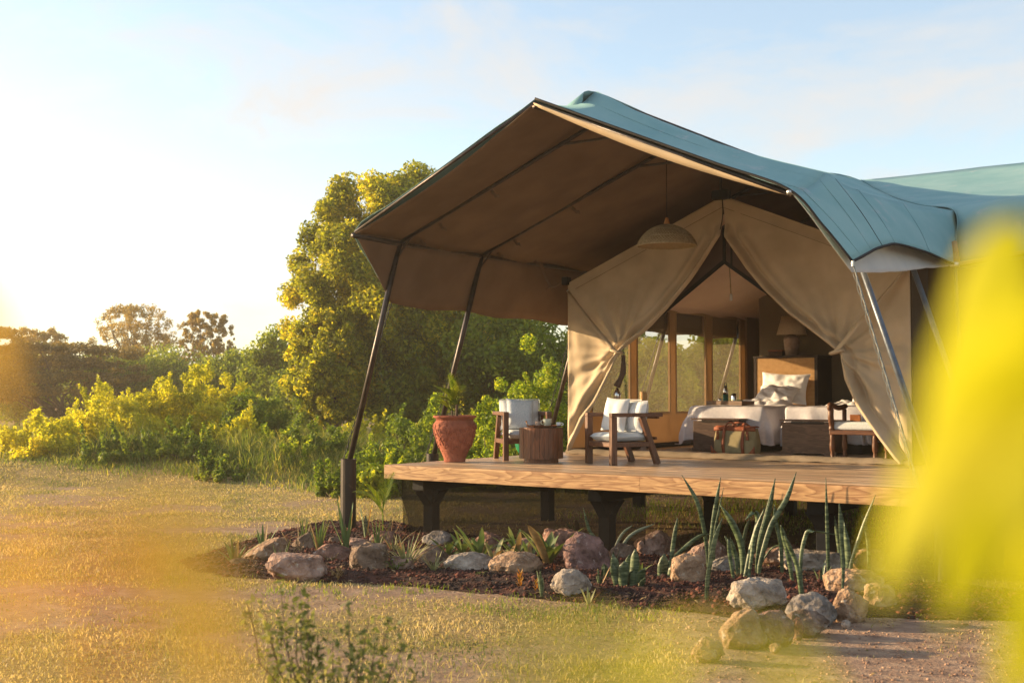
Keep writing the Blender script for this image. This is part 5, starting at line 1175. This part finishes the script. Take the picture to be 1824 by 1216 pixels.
for x0_, x1_, yy in ((-.155, .165, -.09), (-.12, .18, .07)):
    P = smoothline([(x0_, yy, .36), (x0_+.03, yy, .43), (x0_+.10, yy-.02, .455), (x1_-.09, yy-.02, .44), (x1_-.02, yy, .41), (x1_, yy, .36)], 6)
    if yy < 0: P = smoothline([(-.155, yy, .36), (-.13, yy, .42), (-.09, yy-.01, .45), (-.05, yy, .46), (-.0, yy+.02, .43), (.02, yy+.03, .39)], 6)
    MB().tube(P, .014, 7).build('handle', 'leather', bag, smooth=True)
P = smoothline([(.165, -.09, .36), (.17, -.09, .42), (.15, -.06, .44), (.11, -.03, .42), (.06, -.02, .40)], 6); MB().tube(P, .014, 7).build('handle', 'leather', bag, smooth=True)
for s in (-1, 1):
    mb = MB(); G = []
    for i in range(9):
        row = []
        for j in range(9):
            u, v = i/8, j/8; x = s*(.362-.11*v*(1-u*.5)); z = .0+.115*u*(1-.6*v); row.append((x, -.135-.012*math.sin(u*2)+.0*v, z))
        G.append(row)
    mb.grid(G).build('leather_corner', 'leather', bag, smooth=True, solid=.01)
    b = s*.245; MB().box((b-.022, -.158, .20), (b+.022, -.138, .33)).build('buckle_strap', 'leather', bag, bevel=.008)
    MB().box((b-.016, -.163, .255), (b+.016, -.158, .285)).build('buckle', 'cork', bag, bevel=.003)

# tray, bottle, flask and mug on the bed
tr = thing('bed_tray', 'wooden tray with a bottle, flask and mug on the near bed', 'tray', (1.90, 5.98, 1.665), R(-12))
MB().box((-.35, -.16, 0), (.35, .16, .015)).build('tray_base', 'chest_warm', tr)
for a, b in (((-.35, -.16), (.35, -.145)), ((-.35, .145), (.35, .16)), ((-.35, -.144), (-.335, .144)), ((.335, -.144), (.35, .144))):
    MB().box((*a, .016), (*b, .065)).build('tray_side', 'chest_warm', tr, bevel=.003)
bt = thing('water_bottle', 'tall steel bottle with green lower half and black loop cap on the bed tray', 'bottle', (1.83, 5.97, 1.681))
MB().lathe([(.038, 0), (.042, .01), (.042, .15)], n=20).build('bottle_lower', 'green_steel', bt, smooth=True)
MB().lathe([(.0421, .15), (.042, .20), (.025, .245), (.02, .26), (0, .26)], n=20).build('bottle_upper', 'chrome', bt, smooth=True)
MB().lathe([(.024, .255), (.024, .29), (0, .29)], n=14).build('cap', 'cable', bt); MB().tube([(-.02, 0, .28), (-.018, 0, .32), (0, 0, .335), (.018, 0, .32), (.02, 0, .28)], .006, 6).build('loop', 'cable', bt, smooth=True)
fl_ = thing('steel_flask', 'short brushed steel flask with a black cap right of the green bottle', 'flask', (1.98, 5.95, 1.681))
MB().lathe([(.04, 0), (.043, .01), (.043, .12), (.038, .135)], n=20).build('flask_body', 'chrome', fl_, smooth=True); MB().lathe([(.039, .135), (.036, .16), (.02, .168), (0, .168)], n=18).build('cap', 'cable', fl_, smooth=True)
cup('mug', 'dark green enamel mug on the bed tray, right of the flask', (2.10, 5.90, 1.681), .045, .065, 'green_steel', R(-10))
cup('glass', 'small clear drinking glass left of the green bottle on the bed tray', (1.72, 6.0, 1.681), .034, .09, 'chrome')
for (lab, loc, rot, w, h, grp) in (
    ('large white pillow leaning upright against the cane headboard', (2.03, 7.78, 1.93), (-.25, .05, 0), .88, .54, 'bed pillows'),
    ('crumpled white pillow lying low in front of the upright pillow', (2.03, 7.45, 1.81), (-.95, .1, .12), .70, .48, 'bed pillows'),
    ('white pillow standing on the right bed beside the curtain edge', (3.66, 7.50, 1.95), (-.25, -.1, 0), .72, .50, 'bed pillows')):
    c = thing('pillow', lab, 'pillow', loc, group=grp); p = pillow('pillow_case', 'bedding', w, h, .2, c, n=22, pinch=.10, seed=loc[0]*3, wr=.05)
    c.rotation_euler = (Matrix.Rotation(rot[2], 3, 'Z') @ Matrix.Rotation(rot[0], 3, 'X') @ Matrix.Rotation(rot[1], 3, 'Y')).to_euler()

# carved bench at the right, half behind the curtain
bn = thing('bench', 'dark carved bench with scrolled arm and pale cushion behind the right curtain', 'bench', (4.12, 4.42, DZ))
leg = [(.03, 0), (.034, .02), (.022, .04), (.03, .07), (.022, .10), (.036, .13), (.04, .2), (.03, .27), (.036, .29), (.028, .31), (.036, .34)]
for (x, y) in ((.03, .04), (.03, .50), (.62, .04), (.62, .50), (1.18, .04), (1.18, .50)):
    MB().lathe(leg, (x, y, 0), 14).build('leg', 'walnut', bn, smooth=True)
MB().box((0, 0, .34), (1.21, .54, .40)).build('seat_frame', 'walnut_x', bn, bevel=.008)
for x in (.03, 1.18):
    mb = MB()
    mb.tube(smoothline([(x, .02, .40), (x, .03, .46), (x, .0, .54), (x, -.01, .60), (x, .0, .68)], 4), [.042]*17, 8)
    mb.tube([(x, .5, .40), (x, .50, .68)], .032, 8); mb.build('arm_post', 'walnut', bn, smooth=True)
    P = smoothline([(x, -.0, .675), (x, -.045, .70), (x, -.035, .735), (x, .0, .74), (x, .10, .725), (x, .25, .70), (x, .40, .705), (x, .54, .72)], 5)
    MB().tube(P, .037, 8).build('arm_rest', 'walnut', bn, smooth=True)
MB().box((.02, .49, .42), (1.19, .52, .46)).build('back_rail', 'walnut_x', bn)
MB().box((.03, .02, .402), (1.18, .48, .515)).build('seat_cushion', 'striped', bn, bevel=.03)
bk = thing('book', 'orange-brown book standing on the bench cushion', 'book', (4.38, 4.72, DZ+.517), R(10)); MB().box((-.07, -.02, 0), (.07, .02, .09)).build('cover', 'book', bk, bevel=.003); MB().box((-.064, -.016, .091), (.064, .016, .094)).build('pages', 'bulb', bk)
tb2 = thing('notebook', 'flat dark notebook lying on the bench cushion', 'notebook', (4.26, 4.62, DZ+.517), R(10)); MB().box((-.1, -.06, 0), (.1, .06, .012)).build('cover', 'black_wood', tb2)
# rug, cable, standing rattan pedestal, bulb on its cord
G = [[(x, y+.02*math.sin(x*3), .957+.006*abs(noise.noise(Vector((x*1.5, y*2, 3))))+(0 if 0 < j < 12 else -.005)) for x in np.linspace(.9, 5.2, 60)] for j, y in enumerate(np.linspace(4.22, 7.0, 13))]
tag(MB().grid(G).build('rug', 'rug', smooth=True), 'pale woven sisal rug under the beds and chests', 'rug')
mb = MB(); P = [(x, 4.02+.04*math.sin(x*3.1)+.03*noise.noise(Vector((x*2, 1, 1))), .960) for x in np.linspace(.8, 5.3, 110)]; mb.tube(P, .011, 6)
P = [(x, 4.06+.05*math.sin(x*2.3+1)+.03*noise.noise(Vector((x*2, 5, 1))), .962) for x in np.linspace(.8, 5.3, 110)]; mb.tube(P, .009, 6)
tag(mb.build('cable', 'cable', smooth=True), 'black cable lying along the floor just inside the tent opening', 'cable')
st = thing('rattan_stand', 'slim rattan lamp stand with round base, half behind the left curtain', 'stand', (1.10, 4.65, DZ))
MB().lathe([(.16, 0), (.16, .02), (.06, .05), (.035, .09), (0, .09)], n=24).build('base', 'clay', st, smooth=True)
MB().lathe([(.05+.008*(i % 2), .10+i*.02) for i in range(42)], n=16).build('rattan_shaft', 'cane', st, smooth=True)
bl = thing('bulb_light', 'small white bulb on a long cord inside the tent', 'light', (2.40, 5.0, 3.22)); MB().lathe([(.0, 0), (.02, .003), (.022, .09), (.012, .105), (0, .105)], n=12).build('bulb', 'bulb', bl, smooth=True); MB().tube([(0, 0, .105), (-.02, 0, .5), (-.05, 0, .93)], .008, 6).build('cord', 'wicker', bl)
gt = thing('green_pot', 'rounded green pot standing on the deck edge behind the left armchair', 'pot', (.27, 2.78, DZ))
MB().lathe([(.08, 0), (.12, .02), (.17, .10), (.20, .2), (.205, .28), (.20, .30), (.18, .28), (.1, .05), (0, .05)], n=28).build('tub_body', 'green_tub', gt, smooth=True)
MB().tube([(.2*math.cos(a), .2*math.sin(a), .30) for a in np.linspace(0, 2*math.pi, 33)], .012, 6).build('rim', 'green_tub', gt, smooth=True)
# ---------------------------------------------------------------- rocks
def rock(x, y, w, h, kind, seed):
    bm = bmesh.new(); bmesh.ops.create_icosphere(bm, subdivisions=4, radius=1)
    V = np.array([v.co[:] for v in bm.verts]); rs = np.random.default_rng(seed)
    facet = dict(flat=.9, block=.85, wedge=.8, tilt=.75, tall=.7, facet=.9, round=.62)[kind]
    n = 14 if kind != 'round' else 9; N_ = rs.normal(size=(n, 3)); N_ /= np.linalg.norm(N_, axis=1)[:, None]
    D = rs.uniform(.62, .92, n)
    if kind in ('flat', 'block', 'facet'): N_ = np.vstack([N_, [(.05, -.1, 1), (0, -1, .05), (1, .1, .1), (-1, 0, .1)]]); D = np.concatenate([D, [.62, .72, .78, .8]])
    if kind == 'wedge': N_ = np.vstack([N_, [(-.55, 0, .8), (.8, -.3, .5), (0, -1, .3)]]); D = np.concatenate([D, [.55, .66, .7]])
    if kind == 'tilt': N_ = np.vstack([N_, [(-.5, -.2, .85), (.9, 0, .2)]]); D = np.concatenate([D, [.5, .72]])
    dots = V @ N_.T; rr = np.where(dots > 1e-3, D/np.maximum(dots, 1e-3), 9).min(1); rr = np.minimum(rr, 1.0)
    r = rr*facet+(1-facet)*(.82+.12*np.array([noise.noise(Vector(v)*1.3+Vector((seed, 0, 0))) for v in V]))
    r = r+np.array([.09*noise.noise(Vector(v)*2.2+Vector((seed, 3, 0)))+.06*noise.noise(Vector(v)*5+Vector((0, seed, 0)))+.04*noise.noise(Vector(v)*13+Vector((0, seed, 5))) for v in V])
    P = V*r[:, None]; mn, mx = P.min(0), P.max(0)
    P = (P-(mn+mx)/2)/(mx-mn)*np.array([w, w*(.72 if kind != 'tall' else .6), h*1.28]); P[:, 2] += h*.36
    if kind == 'tilt': P[:, 2] += P[:, 0]*.25
    a = math.atan2(RT[1], RT[0]); c, s = math.cos(a), math.sin(a); P = np.stack([P[:, 0]*c-P[:, 1]*s, P[:, 0]*s+P[:, 1]*c, P[:, 2]], 1)
    for v, p in zip(bm.verts, P): v.co = p
    me = bpy.data.meshes.new('rock'); bm.to_mesh(me); bm.free(); me.shade_smooth(); me.set_sharp_from_angle(angle=R(24))
    o = bpy.data.objects.new('rock', me); COL.objects.link(o); o.location = (x, y, float(height(np.array([x]), np.array([y]))[0])+.02)
    return o
for i, (x, y, w, h, kind, lab, col) in enumerate(ROCKS):
    o = rock(x, y, w, h, kind, i*7+3); o.data.materials.append(ROCKM[col])
    tag(o, lab, 'rock', 'rocks edging the planting bed')

# ---------------------------------------------------------------- plants in the bed
def leafprof_snake(t): return (.62+.38*math.sin(min(1, t*1.35)*math.pi*.62))*(1 if t < .7 else max(.13, 1-((t-.7)/.3)**1.8))
CR = Vector((RT[0], RT[1], 0)); CF = Vector((FW[0], FW[1], 0))
for lab, colr, leaves in SNAKE:
    b0 = leaves[0][0][0]; t = thing('snake_plant', lab, 'snake plant', (b0[0], b0[1], .03), 0, 'snake plants in the bed')
    for pts, w in leaves:
        P = [Vector(p)-Vector((b0[0], b0[1], .03)) for p in pts]; P[0].z -= .03
        # let the leaf lean a little out of its plane
        k = random.uniform(-.10, .0); P = [p+CF*k*(i/(len(P)-1))**1.5 for i, p in enumerate(P)]
        P = smoothline([tuple(p) for p in P], 7); tw = random.uniform(-.5, .5)
        if random.random() < .8 and len(pts) > 2 and w > .05:   # a younger leaf beside it
            sc_ = random.uniform(.45, .85); off = CR*random.uniform(-.05, .05)+CF*random.uniform(-.08, .0); Q = [Vector(tuple(p))*sc_+off+Vector(P[0])*(1-sc_) for p in P]
            MB().ribbon([tuple(p) for p in Q], w*.8, side=CR+CF*random.uniform(-.6, .6), prof=leafprof_snake, fold=.22).build('leaf', 'snake', t, smooth=True, solid=.003)
        MB().ribbon([tuple(p) for p in P], w*1.1, side=CR+CF*tw, prof=leafprof_snake, fold=.22).build('leaf', 'snake' if colr == 'green' else 'snake_pale', t, smooth=True, solid=.003)
def curved_leaf(mb, l, az, el, w, droop, prof, fold=.3, n=8, o=(0, 0, 0)):
    p = Vector(o); d = Vector((math.cos(az)*math.cos(el), math.sin(az)*math.cos(el), math.sin(el))); P = []
    for i in range(n+1): P.append(tuple(p)); p = p+d*l/n; d = (d+Vector((0, 0, -droop/n))).normalized()
    mb.ribbon(P, w, side=(-math.sin(az), math.cos(az), 0), prof=prof, fold=fold)
PR = {'point': lambda t: (1-t)**.6*(.5+.5*min(1, t*6)), 'strap': lambda t: (.7+.3*math.sin(t*3.14))*(1 if t < .8 else max(.05, (1-t)/.2)**.6), 'round': lambda t: max(.05, math.sin(math.pi*t)**.7)}
KIND = {  # material, width factor, elevation range, droop, profile, length jitter
 'agave': ('strap', .16, (.2, 1.0), .6, 'point'), 'aloe': ('aloe', .13, (.5, 1.45), .15, 'point'), 'blade': ('strap', .085, (.8, 1.5), .5, 'point'),
 'dry': ('dryleaf', .05, (.7, 1.5), .9, 'point'), 'aloe_dry': ('aloe', .09, (.9, 1.5), .35, 'point'), 'snake': ('snake', .12, (1.2, 1.55), .1, 'strap'),
 'round': ('green_leaf', .5, (.3, 1.2), .8, 'round'), 'spider': ('spider', .085, (.45, 1.4), 1.0, 'point'), 'spider_dry': ('spider', .08, (.4, 1.3), .9, 'point'),
 'strap': ('strap', .17, (.7, 1.4), 1.3, 'strap'), 'strap_pale': ('spider', .15, (.6, 1.3), 1.9, 'strap'), 'broad': ('strap', .19, (.6, 1.45), 1.1, 'strap'),
 'orange': ('orange_tip', .22, (.5, 1.3), -.4, 'point'), 'red': ('red_tip', .3, (.3, 1.3), -.2, 'point'), 'yellowgreen': ('orange_tip', .25, (.5, 1.2), -.3, 'point'), 'white': ('spider', .2, (.4, 1.3), .1, 'point')}
for (x, y, n, h, s, kind, lab) in ROSETTES:
    mname, wf, (e0, e1), droop, pr, = KIND[kind]; grp = 'small plants in the bed'
    t = thing('garden_plant', lab, 'plant', (x, y, .03), 0, grp)
    if kind in ('strap', 'spider', 'strap_pale', 'blade'): n = int(n*1.4)
    for i in range(n):
        mb = MB(); az = 2*math.pi*(i+random.random()*.6)/n*1.0; u = i/n; el = e0+(e1-e0)*random.random()
        if kind in ('orange', 'yellowgreen', 'red'):
            k = i/n; l = h*.35; o = (0, 0, h*.75*k); curved_leaf(mb, l, i*2.4, .35+.7*k, l*.32, -.6, PR['point'], .3, 5, o)
        elif kind == 'round':
            l = h*random.uniform(.5, 1); st = Vector((math.cos(az)*l*.4, math.sin(az)*l*.4, l*.7)); mb.tube([(0, 0, 0), tuple(st)], .003, 4); curved_leaf(mb, h*.38, az, .3, h*.32, .6, PR['round'], .15, 6, tuple(st))
        elif kind == 'dry':
            l = h*random.uniform(.5, 1.05); P = [(0, 0, 0)]; d = Vector((math.cos(az)*.4, math.sin(az)*.4, 1)).normalized(); p = Vector()
            for q in range(6): p = p+d*l/6; d = (d+Vector((random.uniform(-.3, .3), random.uniform(-.3, .3), random.uniform(-.35, .1)))).normalized(); P.append(tuple(p))
            mb.tube(P, .004, 4)
            for q in range(5): curved_leaf(mb, l*.28, random.uniform(0, 6.3), random.uniform(-.8, .6), .02, .9, PR['point'], .4, 4, P[random.randint(2, 6)])
        else:
            reach = s/h; el = min(1.5, max(.25, math.atan2(1, max(.15, reach*random.uniform(.1, 1.1)))))
            l = h*random.uniform(.5, 1.18)/max(.55, math.sin(el)); curved_leaf(mb, l, az, el, h*wf*random.uniform(.8, 1.2), droop*random.uniform(.2, 1.7), PR[pr], .3, 9, (.012*math.cos(az), .012*math.sin(az), 0))
        mb.build('leaf', 'dryleaf' if kind not in ('orange', 'red', 'yellowgreen') and random.random() < .13 else mname, t, smooth=True)
    if 'flower' in lab:
        MB().tube([(0, 0, 0), (0, 0, h*.9)], .003, 4).build('stem', 'green_leaf', t)
        MB().lathe([(0, 0), (.014, .005), (.016, .014), (0, .02)], (.01, 0, h*.9), 8).build('flower', mat('pink_petal', (.5, .02, .10), None, 9), t, smooth=True)
# young palm by the deck corner
yp = thing('young_palm', 'young yellow-green palm shoot growing left of the front deck corner', 'palm', (.28, -.33, .03))
MB().tube([(0, 0, 0), (-.005, 0, .2), (-.01, 0, .38)], [.013, .010, .007], 8).build('stem', 'palm', yp, smooth=True)
for dr, df, el in ((-1, .1, 1.05), (-.55, -.3, 1.25), (.35, -.2, 1.4), (.05, .4, 1.35)):
    d = CR*dr+CF*df; mb = MB(); frond(mb, (-.01, 0, .36), math.atan2(d.y, d.x), el, random.uniform(.42, .52), n=18, w=.012, ll=.26, droop=1.2); mb.build('frond', 'palm', yp)

# dry leaves and twigs lying on the mulch and the lawn
k = 420; x = np.concatenate([rng.uniform(-1.5, 7.5, k), rng.uniform(0, 8, 260)]); y = np.concatenate([rng.uniform(-3.2, .8, k), rng.uniform(-5.5, -2.4, 260)])
kp = (beddist(x, y) > 0) | (np.arange(len(x)) > k); x, y = x[kp], y[kp]; zz = bedz(x, y, beddist(x, y))+.012
mb = MB()
for a, b, c in zip(x, y, zz):
    q = random.uniform(0, 6.3); l = random.uniform(.03, .09); d = Vector((math.cos(q), math.sin(q), random.uniform(-.1, .4)))*l
    mb.ribbon([(a, b, c), tuple(Vector((a, b, c+.012))+d*.5), tuple(Vector((a, b, c))+d)], random.uniform(.006, .03), prof=lambda t: max(.1, math.sin(t*3.1)), fold=.4)
tag(mb.build('leaf_litter', 'dryleaf'), 'dry curled leaves and stalks scattered over the mulch and lawn edge', 'leaf litter', kind='stuff')

# ---------------------------------------------------------------- trees and bushes
def leaves(cent, rad, n, size, jit=.35, seed=0, flat=1.0):
    """diamond leaves scattered through the shells of many small clumps"""
    rs = np.random.default_rng(seed); k = len(cent)
    wgt = rad**2; wgt = wgt/wgt.sum(); c = rs.choice(k, n, p=wgt)
    d = rs.normal(size=(n, 3)); d /= np.linalg.norm(d, axis=1)[:, None]
    rr = rad[c]*(1-rs.random(n)**1.6*.75)
    p = cent[c]+d*rr[:, None]*np.array([1, 1, flat])
    nrm = d+rs.normal(0, .75, (n, 3)); nrm /= np.linalg.norm(nrm, axis=1)[:, None]
    a = np.cross(nrm, rs.normal(size=(n, 3))); a /= np.linalg.norm(a, axis=1)[:, None]; b = np.cross(nrm, a)
    s = size*rs.uniform(.6, 1.35, n)[:, None]
    V = np.stack([p-a*s*.55, p-b*s*.27+a*s*.02, p+a*s*.55, p+b*s*.27+a*s*.02], 1).reshape(-1, 3)
    F = (np.arange(n)[:, None]*4+np.array([[0, 1, 2, 3]]))
    return V, F
def limb(mb, a, b, r0, r1, wob=.12, n=6):
    a, b = Vector(a), Vector(b); L_len = (b-a).length
    P = [a.lerp(b, i/n)+Vector((random.uniform(-1, 1), random.uniform(-1, 1), random.uniform(-.4, .4)))*L_len*wob*math.sin(math.pi*i/n)*.6 for i in range(n+1)]
    mb.tube(P, [r0+(r1-r0)*i/n for i in range(n+1)], 7); return P
def tree(name, label, x, y, h, w, kind, seed, cat='tree', grp=None):
    random.seed(seed); rs = np.random.default_rng(seed); z0 = float(height(np.array([x]), np.array([y]))[0])
    t = thing(name, label, cat, (x, y, z0), 0, grp); R0 = w/2
    if kind == 'great':
        n = 340; C_ = []; Rr = []
        while len(C_) < n:
            u = rs.normal(size=3); u /= np.linalg.norm(u); q = rs.random()**.33
            zc = h*.52+u[2]*q*h*.45; lump = 1+.16*math.sin(u[0]*5+seed)+.12*math.sin(u[1]*7+u[2]*5)
            top = 1 if zc > h*.3 else .8
            C_.append((u[0]*q*R0*.88*lump*top, u[1]*q*R0*.88*top, zc)); Rr.append(rs.uniform(.24, .52)*R0/3)
        lf = (210000 if seed == 114 else 40000, .125, 'great_leaf'); tk = .24
    elif kind in ('dense', 'gold'):
        n = 90; C_ = []; Rr = []
        for i in range(n):
            u = rs.normal(size=3); u /= np.linalg.norm(u); q = rs.random()**.4
            C_.append((u[0]*q*R0*.85, u[1]*q*R0*.85, h*.54+u[2]*q*h*.42)); Rr.append(rs.uniform(.22, .36)*R0)
        lf = (18000, .155, 'dense_leaf' if kind == 'dense' else 'yellow_leaf'); tk = .14  # gold trees take yellow leaves, golden sunlight put into their colour
    elif kind == 'sparse':
        n = 230; C_ = []; Rr = []
        for i in range(n):
            a = rs.uniform(0, 6.28); q = rs.random()**.5; zc = h*rs.uniform(.42, .95); k = math.sin(min(1, (1-zc/h)*2.2+.25)*1.57)
            C_.append((math.cos(a)*q*R0*.95*k, math.sin(a)*q*R0*k, zc)); Rr.append(rs.uniform(.05, .13)*R0)
        lf = (15000, .14, 'sparse_leaf'); tk = .16
    elif kind == 'acacia':
        n = 150; C_ = []; Rr = []
        for i in range(n):
            a = rs.uniform(0, 6.28); q = rs.random()**.5; lay = rs.integers(0, 4); zc = h*(.45+.155*lay)+rs.normal(0, .10)
            C_.append((math.cos(a)*q*R0*(1.0-.07*lay), math.sin(a)*q*R0*(1.0-.07*lay), zc-.25*q*q*1.2)); Rr.append(rs.uniform(.35, .75))
        lf = (42000, .13, 'acacia_leaf'); tk = .2
    C_ = np.array(C_); Rr = np.array(Rr); z = C_[:, 2]; C_[:, 2] = np.clip(z, Rr*.6+.1, h-Rr*.7)
    V, F = leaves(C_, Rr, lf[0], lf[1], seed=seed, flat=.38 if kind == 'acacia' else 1)
    rawmesh('crown', V, F, lf[2], t)
    mb = MB(); fork = h*(.30 if kind != 'acacia' else .2)
    mb.tube([(0, 0, -.1), (random.uniform(-.1, .1), 0, fork*.5), (random.uniform(-.2, .2), random.uniform(-.2, .2), fork)], [tk*1.3, tk, tk*.85], 10)
    mb.build('trunk', 'bark', t, smooth=True)
    order = np.argsort(rs.random(len(C_)))[:(16 if kind in ('great', 'acacia') else 11)]
    for j in order:
        mb = MB(); P = limb(mb, (0, 0, fork*random.uniform(.6, 1.0)), C_[j]*np.array([.92, .92, .95]), tk*.5, tk*.1)
        for q in range(3): limb(mb, P[random.randint(2, 5)], C_[rs.integers(0, len(C_))]*.6+C_[j]*.4, tk*.16, tk*.04, n=4)
        mb.build('limb', 'bark', t, smooth=True)
    return t
for i, (x, y, h, w, kind, lab) in enumerate(TREES):
    tree({'acacia': 'acacia_tree', 'sparse': 'airy_tree', 'dense': 'leafy_tree', 'gold': 'leafy_tree', 'great': 'great_tree'}[kind], lab, x, y, h, w, kind, 101+i, 'tree', 'trees around the camp')
def bush(name, label, x, y, h, w, kind, seed):
    random.seed(seed); rs = np.random.default_rng(seed); z0 = float(height(np.array([x]), np.array([y]))[0])-.05
    t = thing(name, label, 'bush', (x, y, z0), 0, 'bushes around the camp'); R0 = w/2; h = h-z0; n = max(14, int(24*w*max(1, h/2)))
    C_ = []; Rr = []
    for i in range(n):
        a = rs.uniform(0, 6.28); q = rs.random()**.5; top = h*(1-.55*q**1.6)*(.8+.2*math.sin(a*2+seed)); zc = top*rs.uniform(.15, 1)
        C_.append((math.cos(a)*q*R0*.92, math.sin(a)*q*R0*.92, zc)); Rr.append(rs.uniform(.14, .28)*min(1, h*.5+.2))
    C_ = np.array(C_); Rr = np.array(Rr); C_[:, 2] = np.clip(C_[:, 2], .05, h-Rr*.8)
    V, F = leaves(C_, Rr, int(10500*max(.5, w*h/4)), .08, seed=seed)
    # long whippy shoots sticking out of the outline
    S = []
    for i in range(int(8*w)):
        c = C_[rs.integers(0, n)]; d = Vector((rs.normal(0, .35), rs.normal(0, .35), 1)).normalized(); L0 = rs.uniform(.2, .5)
        for q in np.linspace(0, L0, 12): S.append(Vector(c)+d*(q+.1))
    V2, F2 = leaves(np.array([tuple(s) for s in S]), np.full(len(S), .06), len(S)*8, .07, seed=seed+1)
    rawmesh('foliage', np.vstack([V, V2]), np.vstack([F, F2+len(V)]), kind+'_leaf', t)
    mb = MB()
    for i in range(9):
        c = C_[rs.integers(0, n)]; limb(mb, (rs.normal(0, .08), rs.normal(0, .08), 0), c, .025, .006, n=4)
    mb.build('branches', 'bark', t, smooth=True)
    return t
for i, (x, y, h, w, kind, lab) in enumerate(BUSHES): bush('bush', lab, x, y, h, w, kind, 301+i)
# far wood that closes the horizon
rs = np.random.default_rng(5); k = 900; f = rs.uniform(86, 120, k); r = rs.uniform(-.75, .55, k)*f
P = np.array([CAM.x, CAM.y])+r[:, None]*RT+f[:, None]*FW
Cc = np.concatenate([P, (rs.uniform(0, 1, k)**.7*(2.6+2.2*fbm(P[:, 0], P[:, 1], .06, 3)))[:, None]], 1)
V, F = leaves(Cc, rs.uniform(.8, 1.7, k), 55000, .7, seed=9)
tag(rawmesh('far_wood', V, F, 'dense_leaf'), 'low hazy wood along the horizon behind the acacias', 'wood', kind='stuff')

# ---------------------------------------------------------------- plants close to the camera, out of focus
random.seed(11)
def front_plant(name, label, leaves_, root, m):
    t = thing(name, label, 'plant', (root[0], root[1], 0)); o = Vector((root[0], root[1], 0))
    rs_ = .0035 if 'right' in label else .001
    top = Vector(leaves_[0][0]); mid = o.lerp(top, .6)+Vector((.03, -.03, 0))
    MB().tube(smoothline([(0, 0, -.05), tuple(mid-o), tuple(top-o)], 8), [rs_]*17, 6).build('stem', m, t, smooth=True)
    for a, b, w in leaves_:
        a, b = Vector(a)-o, Vector(b)-o; P = [a.lerp(b, q)+Vector((0, 0, .012*math.sin(q*3.1))) for q in np.linspace(0, 1, 9)]
        MB().ribbon(P, w, side=CR+CF*random.uniform(-.3, .3), prof=lambda q: max(.06, math.sin(math.pi*(q*.93+.05))**.7), fold=.2).build('leaf', m, t, smooth=True)
        MB().tube([tuple(top-o), tuple(a)], .0012, 5).build('leaf_stalk', m, t)
front_plant('broad_leaf_shrub', 'very blurred bright yellow-green leaves close to the camera at the right edge', FRONT_LEAVES['RIGHT'], (10.36, -11.18), 'front_leaf')
front_plant('low_leafy_sprig', 'very blurred yellow leaves along the bottom edge of the picture', FRONT_LEAVES['LOW'], (10.33, -11.40), 'front_leaf')
front_plant('amber_leaf_sprig', 'very blurred amber leaf close to the camera at the lower left', FRONT_LEAVES['LEFT'], (10.235, -11.56), 'amber_leaf')
front_plant('orange_leaf_sprig', 'small blurred orange leaf at the left edge below the skyline', FRONT_LEAVES['SIDE'], (10.16, -11.52), 'amber_leaf')
sx, sy, sz = NEAR_SHRUB
ns = thing('low_shrub', 'slightly blurred small-leaved grey-green shrub in the bottom foreground', 'shrub', (sx, sy, 0))
TIP = SHRUB_TIPS
LV = []; LF = []; k0 = 0
for i, (dr, z) in enumerate(TIP):
    mb = MB(); a = Vector((0, 0, 0)); b = CR*dr*1.0+CF*random.uniform(-.12, .12)+Vector((0, 0, z)); P = limb(mb, a, b, .006, .0016, wob=.06, n=10)
    mb.build('twig', 'bark', ns, smooth=True)
    C_ = []
    for q in np.linspace(.55, 1, 26):
        p = a.lerp(b, q); j = min(9, int(q*10)); p = P[j].lerp(P[j+1], q*10-j) if q < 1 else P[-1]; C_.append(tuple(p))
    V, F = leaves(np.array(C_), np.full(26, .045), 75, .030, seed=i+50); LV.append(V); LF.append(F+k0); k0 += len(V)
tag(rawmesh('foliage', np.vstack(LV), np.vstack(LF), 'near_leaf', ns), kind='stuff')

# ---------------------------------------------------------------- golden morning haze
m, n, N, L = newmat('haze_air'); out = N.new('ShaderNodeOutputMaterial'); v = N.new('ShaderNodeVolumePrincipled')
v.inputs['Color'].default_value = (1.0, .86, .66, 1); v.inputs['Density'].default_value = HAZE = .0014; v.inputs['Anisotropy'].default_value = .6
L.new(v.outputs[0], out.inputs['Volume'])
hz = MB().box((-130, -25, -1.2), (60, 120, 12)).build('haze', m); tag(hz, kind='stuff')
